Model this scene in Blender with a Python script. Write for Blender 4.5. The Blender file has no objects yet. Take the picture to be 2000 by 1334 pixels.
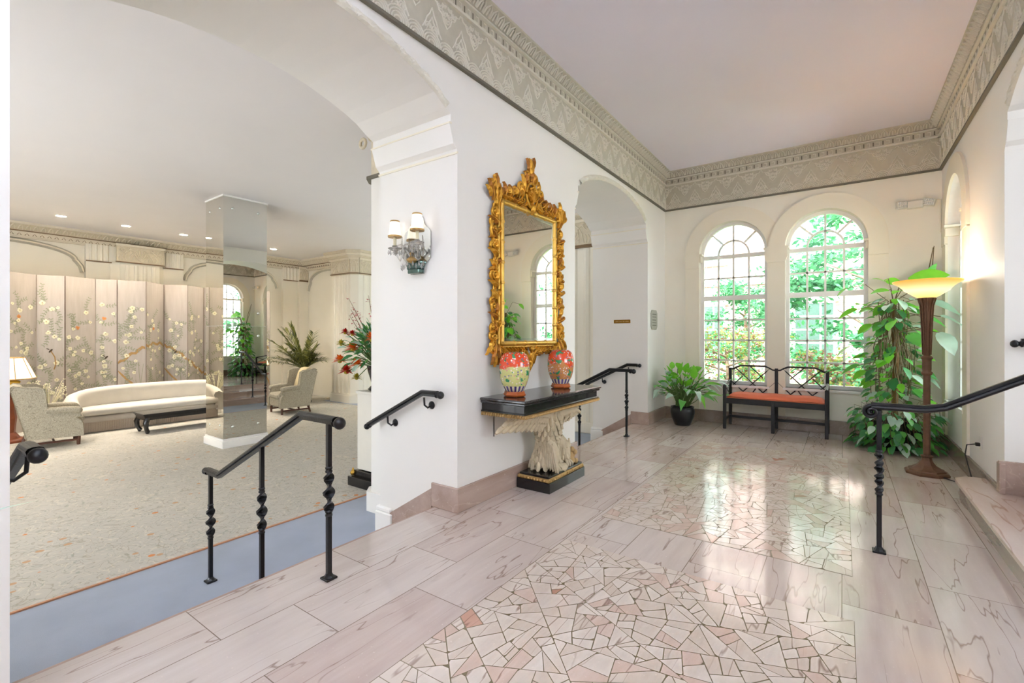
import bpy, bmesh, math, random
from mathutils import Vector, Matrix, Euler
from mathutils.geometry import tessellate_polygon
R = math.radians
random.seed(7)
SC = bpy.context.scene
COL = SC.collection

# ---------------------------------------------------------------- camera, world, exposure
cam_d = bpy.data.cameras.new('camera'); cam = bpy.data.objects.new('camera', cam_d); COL.objects.link(cam)
cam.location = (0, 0, 1.35); cam.rotation_euler = (R(90), 0, R(35.2))
cam_d.sensor_width = 36; cam_d.lens = 36 * 915.7 / 2000; cam_d.shift_y = -0.006
cam_d.clip_start = .03; cam_d.clip_end = 200
SC.camera = cam
SC.view_settings.view_transform = 'Standard'; SC.view_settings.look = 'None'
SC.view_settings.exposure = 1.74; SC.view_settings.gamma = 1.0; SC.view_settings.use_curve_mapping = False
W = bpy.data.worlds.new('world'); SC.world = W; W.use_nodes = True
bg = W.node_tree.nodes['Background']; bg.inputs[0].default_value = (.86, .94, 1, 1); bg.inputs[1].default_value = 4.0
SC.cycles.max_bounces = 10; SC.cycles.diffuse_bounces = 6; SC.cycles.glossy_bounces = 5; SC.cycles.transmission_bounces = 6
SC.cycles.transparent_max_bounces = 8; SC.cycles.sample_clamp_indirect = 6.0; SC.cycles.caustics_reflective = False; SC.cycles.caustics_refractive = False
SC.cycles.use_denoising = True

sun_d = bpy.data.lights.new('sun', 'SUN'); sun_d.energy = 4.5; sun_d.angle = R(4); sun_d.color = (1, .97, .92)
sun = bpy.data.objects.new('sun', sun_d); COL.objects.link(sun); sun.rotation_euler = (R(36), 0, R(-14))      # high sun from behind the house: lights garden and building, not the room
def portal(name, loc, rot, sx, sy):          # guides sky light through a window opening; emits nothing itself
    l = bpy.data.lights.new(name, 'AREA'); l.shape = 'RECTANGLE'; l.size = sx; l.size_y = sy; l.cycles.is_portal = True
    o = bpy.data.objects.new(name, l); o.location = loc; o.rotation_euler = rot; COL.objects.link(o); return o
portal('portal_light', (-.8, 8.2, 1.85), (R(-90), 0, 0), 2.4, 2.7)
portal('portal_light', (1.3, 6.92, 1.85), (0, R(90), 0), 2.7, 1.1)
portal('portal_light', (5.1, 2.55, 2.2), (0, R(90), 0), 1.8, 2.3)  # serves the added opening in the side-room wall
portal('portal_light', (-6.4, -4.1, .7), (R(90), 0, 0), 2.4, 2.4)  # serves the added opening in the near lounge wall
def lamp(name, kind, loc, energy, color, size=.05, rot=(0, 0, 0), parent=None, **k):
    l = bpy.data.lights.new(name, kind); l.energy = energy; l.color = color; l.shadow_soft_size = size
    for a, b in k.items(): setattr(l, a, b)
    o = bpy.data.objects.new(name, l); o.location = loc; o.rotation_euler = rot; COL.objects.link(o)
    if parent: o.parent = parent
    return o

# ---------------------------------------------------------------- materials
def lin(c):
    return tuple(((v / 255) / 12.92 if v / 255 <= .04045 else ((v / 255 + .055) / 1.055) ** 2.4) for v in c) + (1,)
class N:
    def __init__(s, name):
        s.m = bpy.data.materials.new(name); s.m.use_nodes = True; s.t = s.m.node_tree
        s.b = s.t.nodes['Principled BSDF']
    def n(s, typ, ins=None, **props):
        x = s.t.nodes.new(typ)
        for k, v in props.items(): setattr(x, k, v)
        for k, v in (ins or {}).items():
            if hasattr(v, 'is_output'): s.t.links.new(v, x.inputs[k])
            else: x.inputs[k].default_value = v
        return x
    def math(s, op, a, b=0.0, c=None):
        i = {0: a, 1: b}
        if c is not None: i[2] = c
        return s.n('ShaderNodeMath', i, operation=op).outputs[0]
    def mix(s, f, a, b):
        return s.n('ShaderNodeMix', {0: f, 6: a, 7: b}, data_type='RGBA').outputs[2]
    def ramp(s, f, stops, interp='LINEAR'):
        x = s.n('ShaderNodeValToRGB', {0: f}); x.color_ramp.interpolation = interp
        e = x.color_ramp.elements
        while len(e) < len(stops): e.new(.5)
        for q, (p, c) in zip(e, stops): q.position = p; q.color = c
        return x.outputs[0]
    def set(s, **k):
        for a, v in k.items():
            i = s.b.inputs[a.replace('_', ' ')]
            if hasattr(v, 'is_output'): s.t.links.new(v, i)
            else: i.default_value = v
        return s
    def bump(s, h, strength=.3, dist=.01):
        x = s.n('ShaderNodeBump', {'Height': h, 'Strength': strength, 'Distance': dist})
        s.t.links.new(x.outputs[0], s.b.inputs['Normal']); return s
    def pos(s): return s.n('ShaderNodeTexCoord').outputs['Object']
    def noise(s, vec, scale, detail=3, rough=.5, dist=0):
        return s.n('ShaderNodeTexNoise', {'Vector': vec, 'Scale': scale, 'Detail': detail, 'Roughness': rough, 'Distortion': dist}).outputs['Fac']
def simple(name, rgb, rough=.5, metal=0.0, var=.06, vs=6, bump=0, bs=60, spec=.5, coat=0):
    q = N(name); c = lin(rgb); p = q.pos()
    d = tuple(max(0, v * (1 - var * 2)) for v in c[:3]) + (1,); l = tuple(min(1, v * (1 + var)) for v in c[:3]) + (1,)
    q.set(Base_Color=q.mix(q.noise(p, vs, 4), d, l), Roughness=rough, Metallic=metal)
    q.b.inputs['Specular IOR Level'].default_value = spec; q.b.inputs['Coat Weight'].default_value = coat
    if bump: q.bump(q.noise(p, bs, 3), bump, .004)
    return q.m
M = {}
M['wall'] = simple('wall_paint', (240, 237, 232), .55, var=.015, vs=1.5, bump=.05, bs=40)
M['wallgreen'] = simple('pale_green_grey_paint', (226, 229, 216), .6, var=.02)
M['wallback'] = simple('cream_wall_paint', (244, 239, 226), .55, var=.015, vs=1.5, bump=.05, bs=40)
M['loungewall'] = simple('lounge_wall_paint', (244, 238, 224), .6, var=.02, vs=1.5)
M['ceil'] = simple('ceiling_paint', (236, 231, 244), .8, var=.02, vs=1.2)
M['loungeceil'] = simple('lounge_ceiling_paint', (236, 232, 232), .8, var=.02, vs=1.2)
M['trim'] = simple('white_trim_paint', (244, 242, 238), .35, var=.01)
M['surround'] = simple('window_surround_paint', (240, 232, 214), .5, var=.01)
M['friezeground'] = simple('frieze_ground', (197, 191, 175), .7, var=.08, vs=14, bump=.3, bs=90)
M['friezeline'] = simple('frieze_relief', (226, 221, 208), .65, var=.06, vs=30, bump=.2, bs=120)
M['friezedark'] = simple('frieze_dark_line', (112, 106, 92), .6)
M['lcap'] = simple('capital_plaster', (224, 212, 188), .6, var=.08, vs=20, bump=.3, bs=80)
M['lcapline'] = simple('capital_relief', (238, 228, 208), .6, var=.04, vs=20)
M['capbrown'] = simple('capital_brown_line', (140, 115, 85), .6)
M['iron'] = simple('black_painted_iron', (9, 10, 17), .32, var=.1, vs=40, bump=.25, bs=70, coat=.0)
M['lacquer'] = simple('black_lacquer', (24, 22, 24), .25, var=.1, coat=.3)
M['blackwood'] = simple('black_painted_wood', (30, 31, 36), .42, var=.15, vs=20, bump=.1)
M['gold'] = simple('gilt_wood', (222, 164, 58), .33, metal=.75, var=.25, vs=25, bump=.5, bs=60)
M['golddark'] = simple('shadow_gilt', (176, 112, 36), .45, metal=.5, var=.3, vs=25, bump=.5, bs=60)  # darker gilt, shadow among the carved leaves put into the colour
M['goldrod'] = simple('gilt_rod', (226, 178, 84), .3, metal=.7, var=.12, vs=20)
M['antique'] = simple('antique_gold', (196, 158, 98), .45, metal=.5, var=.3, vs=40, bump=.4)
M['stone'] = simple('carved_pale_stone', (214, 198, 168), .75, var=.22, vs=9, bump=.5, bs=45)
M['stonedark'] = simple('carved_ochre_stone', (196, 162, 110), .75, var=.2, vs=12, bump=.5, bs=45)
M['mirror'] = simple('mirror_glass', (238, 240, 236), 0.0, metal=1.0, var=0)
M['bevel'] = simple('mirror_bevel', (226, 232, 228), .05, metal=.9, var=0)
M['colmirror'] = simple('aged_mirror_glass', (226, 225, 219), 0.005, metal=1.0, var=.0)
M['walnut'] = simple('dark_walnut', (84, 48, 32), .4, var=.25, vs=12)
M['cherry'] = simple('red_brown_wood', (142, 74, 44), .4, var=.2, vs=12)
M['vasewood'] = simple('orange_brown_wood', (176, 88, 34), .35, var=.15, vs=30)
M['orange'] = simple('orange_fabric', (240, 128, 92), .8, var=.06, vs=14, bump=.2, bs=200)
M['sofa'] = simple('ivory_velvet', (214, 208, 198), .8, var=.07, vs=5)
M['sofa2'] = simple('silver_grey_velvet', (190, 182, 172), .8, var=.08, vs=5)
M['fringe'] = simple('grey_fringe', (176, 162, 148), .9, var=.12, vs=60)
M['throw'] = simple('cream_throw', (232, 214, 172), .9, var=.04)
M['potblack'] = simple('black_ceramic', (22, 24, 28), .35, var=.1, bump=.15, bs=50)
M['potwhite'] = simple('white_ceramic', (232, 226, 214), .25, var=.03)
M['soil'] = simple('soil', (52, 40, 28), .95, var=.3, vs=40, bump=.6)
M['bark'] = simple('moss_pole_bark', (136, 100, 58), .85, var=.3, vs=25, bump=.6)
M['vine'] = simple('dry_vine', (120, 104, 74), .8, var=.2, vs=25)
M['stem'] = simple('green_stem', (92, 120, 58), .6, var=.1)
M['bronze'] = simple('bronze_metal', (116, 84, 62), .5, metal=.35, var=.3, vs=16, bump=.4, bs=90)
M['plastic'] = simple('white_plastic', (228, 226, 218), .4, var=.02)
M['lens'] = simple('reflector_lens', (236, 232, 232), .15, metal=.4, var=.1, vs=150)
M['cord'] = simple('black_cord', (30, 26, 24), .5)
M['brass'] = simple('brass_plate', (148, 104, 22), .35, metal=.6, var=.2, vs=40)
M['brassball'] = simple('polished_brass', (200, 160, 70), .2, metal=.9)
M['plaque'] = simple('grey_plaque', (178, 178, 166), .55, var=.06, vs=30)
M['plaqueink'] = simple('plaque_lettering', (120, 120, 110), .6)
M['lampyellow'] = simple('yellow_ceramic', (232, 178, 50), .25, var=.1)
M['lampcream'] = simple('cream_ceramic', (238, 226, 190), .3)
M['plinthwhite'] = simple('pedestal_white', (226, 222, 212), .5, var=.03)
M['carpetblue'] = simple('blue_grey_carpet', (170, 179, 196), .95, var=.1, vs=3, bump=.4, bs=350)
M['trunk'] = simple('tree_bark', (120, 100, 84), .9, var=.2, vs=8, bump=.5)
M['lawn'] = simple('lawn_grass', (120, 142, 84), .9, var=.2, vs=3)
def leafmat(name, rgb, trans=.25, rough=.35, var=.2):
    q = N(name); c = lin(rgb); p = q.pos()
    d = tuple(v * (1 - var) for v in c[:3]) + (1,); l = tuple(min(1, v * (1 + var)) for v in c[:3]) + (1,)
    col = q.mix(q.noise(p, 9, 2), d, l)
    q.set(Base_Color=col, Roughness=rough)
    tr = q.n('ShaderNodeBsdfTranslucent', {'Color': col}); mx = q.n('ShaderNodeMixShader', {0: trans, 1: q.b.outputs[0], 2: tr.outputs[0]})
    q.t.links.new(mx.outputs[0], q.t.nodes['Material Output'].inputs[0]); return q.m
M['leafbright'] = leafmat('bright_green_leaf', (128, 206, 62), .4)
M['leafmid'] = leafmat('mid_green_leaf', (108, 186, 88), .4)
M['leafdark'] = leafmat('dark_green_leaf', (74, 144, 88), .3)
M['leafsilver'] = leafmat('silver_green_leaf', (186, 212, 194), .2)
M['leafpalm'] = leafmat('palm_leaf', (132, 134, 70), .25)
M['leafpalmd'] = leafmat('dark_palm_leaf', (76, 84, 46), .2)
M['petalorange'] = leafmat('orange_petal', (232, 110, 30), .2)
M['petalred'] = leafmat('red_petal', (196, 34, 26), .2)
M['petalyellow'] = leafmat('yellow_petal', (188, 172, 50), .2)
M['petalpink'] = leafmat('pink_blossom', (206, 130, 130), .2)
M['treegreen'] = leafmat('tree_leaf', (78, 150, 96), .35, .6, .35)
M['treedark'] = leafmat('tree_leaf_dark', (50, 112, 72), .3, .6, .35)
M['treeyellow'] = leafmat('shrub_leaf_yellow', (128, 132, 58), .35, .6, .3)
M['treered'] = leafmat('shrub_leaf_red', (116, 76, 58), .3, .6, .3)
M['paintgreen'] = simple('painted_leaf_green', (150, 152, 126), .7, var=.15, vs=30)
M['paintcream'] = simple('painted_petal_cream', (232, 226, 196), .7, var=.05)
M['paintochre'] = simple('painted_branch_ochre', (176, 138, 84), .7, var=.15, vs=30)
M['paintdark'] = simple('painted_bird_dark', (74, 60, 48), .7)
M['paintorange'] = simple('painted_orange', (222, 146, 84), .7)
def emit(name, rgb, strength, base=(240, 235, 225)):
    q = N(name); q.set(Base_Color=lin(base), Roughness=.6)
    q.b.inputs['Emission Color'].default_value = lin(rgb); q.b.inputs['Emission Strength'].default_value = strength; return q.m
M['glow'] = emit('downlight_lens', (255, 246, 226), 10)
M['shadeglow'] = emit('lit_lamp_shade', (255, 226, 170), .32)
M['sconceglow'] = emit('lit_sconce_shade', (255, 238, 216), .42)
M['bowlglow'] = None
def bowl():
    q = N('lit_amber_glass'); p = q.n('ShaderNodeTexCoord').outputs['Object']
    z = q.n('ShaderNodeSeparateXYZ', {0: p}).outputs[2]
    f = q.n('ShaderNodeMapRange', {0: z, 1: 1.71, 2: 1.885, 3: 0, 4: 1}).outputs[0]
    c = q.ramp(f, [(0, lin((255, 214, 120))), (.45, lin((255, 240, 190))), (1, lin((246, 178, 62)))])
    s = q.ramp(f, [(0, (.34, .34, .34, 1)), (.4, (.42, .42, .42, 1)), (1, (.17, .17, .17, 1))])
    q.set(Base_Color=lin((240, 176, 70)), Roughness=.3)
    q.t.links.new(c, q.b.inputs['Emission Color']); q.t.links.new(s, q.b.inputs['Emission Strength']); return q.m
M['bowlglow'] = bowl()
def crystal():
    q = N('clear_crystal'); q.set(Base_Color=(.95, .93, .9, 1), Roughness=.08, Metallic=0.0)
    q.b.inputs['Transmission Weight'].default_value = .75; q.b.inputs['IOR'].default_value = 1.5; return q.m
M['crystal'] = crystal()
def glass():
    q = N('window_glass'); t = q.n('ShaderNodeBsdfTransparent', {'Color': (.97, .985, .98, 1)}); g = q.n('ShaderNodeBsdfGlossy', {'Roughness': .02})
    fr = q.n('ShaderNodeFresnel', {'IOR': 1.35}); mx = q.n('ShaderNodeMixShader', {0: fr.outputs[0], 1: t.outputs[0], 2: g.outputs[0]})
    q.t.links.new(mx.outputs[0], q.t.nodes['Material Output'].inputs[0]); return q.m
M['glass'] = glass()
def marble(name, a, b, vein, ang=0, rough=.125, vs=7.0, grid=False, vstr=.75):
    q = N(name); p = q.n('ShaderNodeNewGeometry').outputs['Position']
    base = p
    if grid:
        s = q.n('ShaderNodeSeparateXYZ', {0: p})
        v = q.n('ShaderNodeCombineXYZ', {0: q.math('ADD', s.outputs[1], .31), 1: q.math('ADD', s.outputs[0], 2.625)}).outputs[0]
        br = q.n('ShaderNodeTexBrick', {'Vector': v, 'Color1': (0, 0, 0, 1), 'Color2': (1, 1, 1, 1), 'Mortar': (.5, .5, .5, 1), 'Scale': 1.0,
                 'Mortar Size': .0022, 'Mortar Smooth': .1, 'Brick Width': .80, 'Row Height': .3745})
        br.offset = .42; rnd = br.outputs[0]; mort = br.outputs[1]
        base = q.n('ShaderNodeVectorMath', {0: p, 1: q.n('ShaderNodeCombineXYZ', {0: q.math('MULTIPLY', rnd, 13.0), 1: q.math('MULTIPLY', rnd, 7.0)}).outputs[0]}, operation='ADD').outputs[0]
    mp = q.n('ShaderNodeMapping', {'Vector': base, 'Rotation': (0, 0, ang), 'Scale': (1.0, .13, 1.0)}).outputs[0]
    n1 = q.noise(mp, vs * .75, 3.5, .5, .15)
    line = q.math('ABSOLUTE', q.math('SUBTRACT', q.math('FRACT', q.math('MULTIPLY', n1, 7.0)), .5))
    lf = q.ramp(line, [(0.0, (1, 1, 1, 1)), (.05, (0, 0, 0, 1))])
    lf = q.math('MULTIPLY', lf, q.ramp(q.noise(mp, vs * .5, 2), [(.42, (0, 0, 0, 1)), (.52, (1, 1, 1, 1))]))
    cl = q.noise(mp, vs * 1.6, 4, .6); bc = q.ramp(cl, [(.3, lin(a)), (.7, lin(b))])
    if grid:
        pink = q.ramp(cl, [(.3, lin((187, 167, 157))), (.7, lin((203, 186, 176)))])
        bc = q.mix(q.ramp(rnd, [(.2, (0, 0, 0, 1)), (.75, (1, 1, 1, 1))]), bc, pink)
    sp = q.ramp(q.noise(base, 55, 2), [(.68, (0, 0, 0, 1)), (.75, (1, 1, 1, 1))])
    bc = q.mix(q.math('MULTIPLY', sp, .35), bc, lin((236, 222, 210)))
    bc = q.mix(q.math('MULTIPLY', lf, vstr), bc, lin(vein))
    if grid: bc = q.mix(q.math('MULTIPLY', mort, .8), bc, lin((110, 90, 72)))
    q.set(Base_Color=bc, Roughness=rough); q.b.inputs['Specular IOR Level'].default_value = .55
    q.b.inputs['Coat Weight'].default_value = .12; q.b.inputs['Coat Roughness'].default_value = .05
    q.bump(q.noise(p, 2.6, 2), .07, .02)
    return q.m
M['marblefloor'] = marble('polished_marble_slabs', (200, 186, 176), (214, 202, 193), (132, 104, 88), 0, grid=True)
M['shard0'] = marble('marble_shard_light', (210, 194, 180), (222, 210, 198), (150, 120, 104), .5, vs=6)
M['shard1'] = marble('marble_shard_beige', (204, 186, 170), (216, 202, 188), (140, 110, 96), -.7, vs=6)
M['shard2'] = marble('marble_shard_rose', (202, 174, 158), (216, 194, 180), (140, 106, 94), 1.4, vs=6)
M['shard3'] = marble('marble_shard_red', (196, 148, 126), (206, 166, 146), (140, 100, 88), .2, vs=6)
M['grout'] = simple('olive_brown_grout', (132, 118, 90), .5, var=.2, vs=30)
M['marblebase'] = marble('rose_marble_base', (166, 142, 130), (188, 166, 154), (206, 184, 170), 0, rough=.18, vs=4, vstr=.5)
M['marblegrey'] = marble('grey_brown_marble', (134, 116, 104), (158, 142, 130), (190, 176, 166), .4, rough=.2, vs=4, vstr=.4)
M['treadrose'] = marble('rose_marble_tread', (196, 172, 158), (210, 190, 178), (150, 110, 96), .3, rough=.14, vs=4)
M['granite'] = simple('dark_polished_granite', (66, 62, 62), .1, var=.45, vs=60)
def rugmat():
    q = N('patterned_rug'); p = q.pos()
    base = q.mix(q.noise(p, 1.3, 4), lin((204, 199, 189)), lin((188, 185, 178)))
    def vine(scale, col, base, w, amt, off):
        pp = q.n('ShaderNodeMapping', {'Vector': p, 'Location': (off, off, 0)}).outputs[0]
        n = q.noise(pp, scale, 1.5, .5, 1.2)
        l = q.math('ABSOLUTE', q.math('SUBTRACT', q.math('FRACT', q.math('MULTIPLY', n, 5)), .5))
        f = q.math('MULTIPLY', q.ramp(l, [(0, (1, 1, 1, 1)), (w, (0, 0, 0, 1))]), amt)
        return q.mix(f, base, lin(col))
    c = vine(5.2, (160, 152, 136), base, .10, .7, 0)
    c = vine(7.4, (140, 148, 134), c, .07, .65, 3.3)
    c = vine(4.4, (222, 214, 198), c, .09, .6, 8.1)
    v = q.n('ShaderNodeTexVoronoi', {'Vector': p, 'Scale': 3.0}); d = q.math('ADD', v.outputs['Distance'], q.math('MULTIPLY', q.noise(p, 22, 2), .04))
    c = q.mix(q.ramp(d, [(.09, (1, 1, 1, 1)), (.105, (0, 0, 0, 1))]), c, lin((214, 142, 92)))
    v2 = q.n('ShaderNodeTexVoronoi', {'Vector': p, 'Scale': 5.5}); rc = q.n('ShaderNodeSeparateColor', {0: v2.outputs['Color']}).outputs[0]
    f2 = q.math('MULTIPLY', q.ramp(v2.outputs['Distance'], [(.14, (1, 1, 1, 1)), (.17, (0, 0, 0, 1))]), q.math('GREATER_THAN', rc, .7))
    c = q.mix(f2, c, lin((196, 160, 128)))
    q.set(Base_Color=c, Roughness=.95); q.b.inputs['Specular IOR Level'].default_value = .15
    q.bump(q.noise(p, 300, 2), .4, .004); return q.m
M['rug'] = rugmat()
M['rugline'] = simple('rug_orange_border', (206, 152, 118), .95)
def silk():
    q = N('silver_silk'); p = q.pos(); mp = q.n('ShaderNodeMapping', {'Vector': p, 'Scale': (1, 1, .12)}).outputs[0]
    c = q.mix(q.noise(mp, 20, 4), lin((170, 159, 148)), lin((192, 184, 178)))
    c = q.mix(q.math('MULTIPLY', q.noise(p, 90, 2), .3), c, lin((168, 152, 134)))
    q.set(Base_Color=c, Roughness=.6, Metallic=.12); return q.m
M['silk'] = silk()
def brocade():
    q = N('grey_patterned_upholstery'); p = q.pos()
    v = q.n('ShaderNodeTexVoronoi', {'Vector': p, 'Scale': 34}, feature='DISTANCE_TO_EDGE').outputs['Distance']
    w = q.noise(p, 26, 2, .5, 1.5); l = q.math('ABSOLUTE', q.math('SUBTRACT', q.math('FRACT', q.math('MULTIPLY', w, 5)), .5))
    c = q.mix(q.ramp(l, [(.08, (1, 1, 1, 1)), (.2, (0, 0, 0, 1))]), lin((178, 170, 152)), lin((132, 126, 110)))
    c = q.mix(q.ramp(v, [(0, (1, 1, 1, 1)), (.06, (0, 0, 0, 1))]), c, lin((160, 150, 130)))
    q.set(Base_Color=c, Roughness=.85); return q.m
M['brocade'] = brocade()
def vasemat(name, low, off):
    q = N(name); p = q.pos(); z = q.n('ShaderNodeSeparateXYZ', {0: p}).outputs[2]
    po = q.n('ShaderNodeMapping', {'Vector': p, 'Location': (off, off * 2, off)}).outputs[0]
    zz = q.math('ADD', z, q.math('MULTIPLY', q.math('SUBTRACT', q.noise(po, 9, 2), .5), .16))
    c = q.mix(q.ramp(q.math('MULTIPLY', zz, 3), [(.56, (1, 1, 1, 1)), (.6, (0, 0, 0, 1))]), lin((222, 72, 30)), lin(low))
    vo = q.n('ShaderNodeTexVoronoi', {'Vector': po, 'Scale': 52}); r = q.n('ShaderNodeSeparateColor', {0: vo.outputs['Color']})
    sp = q.math('MULTIPLY', q.ramp(vo.outputs['Distance'], [(.34, (1, 1, 1, 1)), (.4, (0, 0, 0, 1))]), q.math('GREATER_THAN', r.outputs[0], .32))
    c = q.mix(sp, c, q.ramp(r.outputs[1], [(0, lin((236, 226, 214))), (.35, lin((214, 150, 140))), (.6, lin((120, 110, 150))), (.8, lin((236, 220, 200)))], 'CONSTANT'))
    g = q.ramp(q.noise(po, 17, 2), [(.60, (0, 0, 0, 1)), (.62, (1, 1, 1, 1))]); c = q.mix(g, c, lin((56, 140, 90)))
    s = q.n('ShaderNodeSeparateXYZ', {0: p}); ang = q.math('ARCTAN2', s.outputs[1], s.outputs[0])
    st = q.math('GREATER_THAN', q.math('FRACT', q.math('MULTIPLY', ang, 2.55)), .5)
    sc = q.mix(st, lin((232, 222, 190)), lin((92, 76, 140)))
    c = q.mix(q.math('LESS_THAN', z, .046), c, sc)
    q.set(Base_Color=c, Roughness=.12); q.b.inputs['Coat Weight'].default_value = .4; return q.m
M['vaseA'] = vasemat('enamel_green_landscape', (206, 204, 130), 0)
M['vaseB'] = vasemat('enamel_ochre_landscape', (204, 136, 78), 3.7)
def brick():
    q = N('pale_pink_brick'); p = q.pos(); s = q.n('ShaderNodeSeparateXYZ', {0: p})
    v = q.n('ShaderNodeCombineXYZ', {0: q.math('ADD', s.outputs[0], s.outputs[1]), 1: s.outputs[2]}).outputs[0]
    b = q.n('ShaderNodeTexBrick', {'Vector': v, 'Color1': lin((168, 134, 128)), 'Color2': lin((150, 114, 108)), 'Mortar': lin((186, 172, 166)), 'Scale': 1.0,
            'Mortar Size': .012, 'Brick Width': .22, 'Row Height': .075})
    q.set(Base_Color=b.outputs[0], Roughness=.9); return q.m
M['brick'] = brick()
M['plate'] = simple('antiqued_mirror_plate', (206, 208, 206), .08, metal=.9, var=.05)
M['plateglass'] = simple('green_glass_block', (104, 130, 122), .15, metal=.5, var=.3, vs=30)

# ---------------------------------------------------------------- mesh building
def ident(): return Matrix.Identity(4)
def T(x, y, z): return Matrix.Translation((x, y, z))
def RZ(a): return Matrix.Rotation(a, 4, 'Z')
def RX(a): return Matrix.Rotation(a, 4, 'X')
def RY(a): return Matrix.Rotation(a, 4, 'Y')
class MB:
    def __init__(s): s.v = []; s.f = []; s.mi = []; s.sm = []; s.X = ident()
    def add(s, vs, fs, mat=0, smooth=False):
        n = len(s.v); X = s.X
        s.v += [tuple(X @ Vector(v)) for v in vs]
        for f in fs: s.f.append([n + i for i in f]); s.mi.append(mat); s.sm.append(smooth)
    def box(s, x0, x1, y0, y1, z0, z1, mat=0, bev=0.0, M_=None):
        if x0 > x1: x0, x1 = x1, x0
        if y0 > y1: y0, y1 = y1, y0
        if z0 > z1: z0, z1 = z1, z0
        b = min(bev, (x1 - x0) * .49, (y1 - y0) * .49, (z1 - z0) * .49)
        if b <= 0:
            vs = [(x, y, z) for z in (z0, z1) for y in (y0, y1) for x in (x0, x1)]
            fs = [(0, 2, 3, 1), (4, 5, 7, 6), (0, 1, 5, 4), (2, 6, 7, 3), (0, 4, 6, 2), (1, 3, 7, 5)]
        else:
            vs = []; idx = {}
            def V(p):
                if p not in idx: idx[p] = len(vs); vs.append(p)
                return idx[p]
            X = (x0, x1); Y = (y0, y1); Z = (z0, z1); fs = []
            def c(i, j, k, a):
                p = [X[i], Y[j], Z[k]]; sg = [1 if i == 0 else -1, 1 if j == 0 else -1, 1 if k == 0 else -1]
                for q in range(3):
                    if q != a: p[q] += sg[q] * b
                return V(tuple(p))
            for k in (0, 1): fs.append([c(0, 0, k, 2), c(1, 0, k, 2), c(1, 1, k, 2), c(0, 1, k, 2)][::1 if k else -1])
            for j in (0, 1): fs.append([c(0, j, 0, 1), c(1, j, 0, 1), c(1, j, 1, 1), c(0, j, 1, 1)][::-1 if j else 1])
            for i in (0, 1): fs.append([c(i, 0, 0, 0), c(i, 1, 0, 0), c(i, 1, 1, 0), c(i, 0, 1, 0)][::1 if i else -1])
            for j in (0, 1):
                for k in (0, 1): fs.append([c(0, j, k, 1), c(1, j, k, 1), c(1, j, k, 2), c(0, j, k, 2)])
            for i in (0, 1):
                for k in (0, 1): fs.append([c(i, 0, k, 0), c(i, 1, k, 0), c(i, 1, k, 2), c(i, 0, k, 2)])
            for i in (0, 1):
                for j in (0, 1): fs.append([c(i, j, 0, 0), c(i, j, 1, 0), c(i, j, 1, 1), c(i, j, 0, 1)])
            for i in (0, 1):
                for j in (0, 1):
                    for k in (0, 1): fs.append([c(i, j, k, 0), c(i, j, k, 1), c(i, j, k, 2)])
        if M_ is not None:
            o = s.X; s.X = o @ M_; s.add(vs, fs, mat); s.X = o
        else: s.add(vs, fs, mat)
    def tube(s, pts, r, seg=8, mat=0, closed=False, flat=1.0, cap=True):
        P = [Vector(p) for p in pts]; n = len(P)
        rr = r if isinstance(r, (list, tuple)) else [r] * n
        vs = []; prev = None
        for i in range(n):
            a = P[(i - 1) % n] if (closed or i > 0) else P[i]; b = P[(i + 1) % n] if (closed or i < n - 1) else P[i]
            t = (b - a)
            t = t.normalized() if t.length > 1e-9 else Vector((0, 0, 1))
            if prev is None:
                u = t.cross(Vector((0, 0, 1)))
                if u.length < 1e-3: u = t.cross(Vector((1, 0, 0)))
            else: u = prev - t * prev.dot(t)
            if u.length < 1e-6: u = t.orthogonal()
            u.normalize(); prev = u; w = t.cross(u)
            for k in range(seg):
                q = 2 * math.pi * k / seg
                vs.append(P[i] + (u * math.cos(q) * flat + w * math.sin(q)) * rr[i])
        fs = []
        for i in range(n if closed else n - 1):
            j = (i + 1) % n
            for k in range(seg):
                l = (k + 1) % seg; fs.append((i * seg + k, i * seg + l, j * seg + l, j * seg + k))
        s.add(vs, fs, mat, True)
        if cap and not closed: s.add([vs[k] for k in range(seg)], [tuple(range(seg))[::-1]], mat); s.add([vs[(n - 1) * seg + k] for k in range(seg)], [tuple(range(seg))], mat)
    def lathe(s, prof, seg=24, c=(0, 0, 0), mat=0, smooth=True, sx=1, sy=1, a0=0, lobes=0, la=0):
        vs = []; n = len(prof)
        for r, z in prof:
            for k in range(seg):
                q = a0 + 2 * math.pi * k / seg; rr = r * (1 + la * math.cos(lobes * q)) if lobes else r
                vs.append((c[0] + rr * math.cos(q) * sx, c[1] + rr * math.sin(q) * sy, c[2] + z))
        fs = []
        for i in range(n - 1):
            for k in range(seg):
                l = (k + 1) % seg; fs.append((i * seg + k, i * seg + l, (i + 1) * seg + l, (i + 1) * seg + k))
        s.add(vs, fs, mat, smooth)
        if prof[0][0] > 1e-4: s.add(vs[:seg], [tuple(range(seg))[::-1]], mat)
        if prof[-1][0] > 1e-4: s.add(vs[-seg:], [tuple(range(seg))], mat)
    def ball(s, c, r, mat=0, seg=12, sx=1, sy=1, sz=1):
        n = max(4, seg // 2); prof = [(max(1e-5, r * math.sin(math.pi * i / n)), -r * math.cos(math.pi * i / n) * sz) for i in range(n + 1)]
        s.lathe(prof, seg, c, mat, True, sx, sy)
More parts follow.
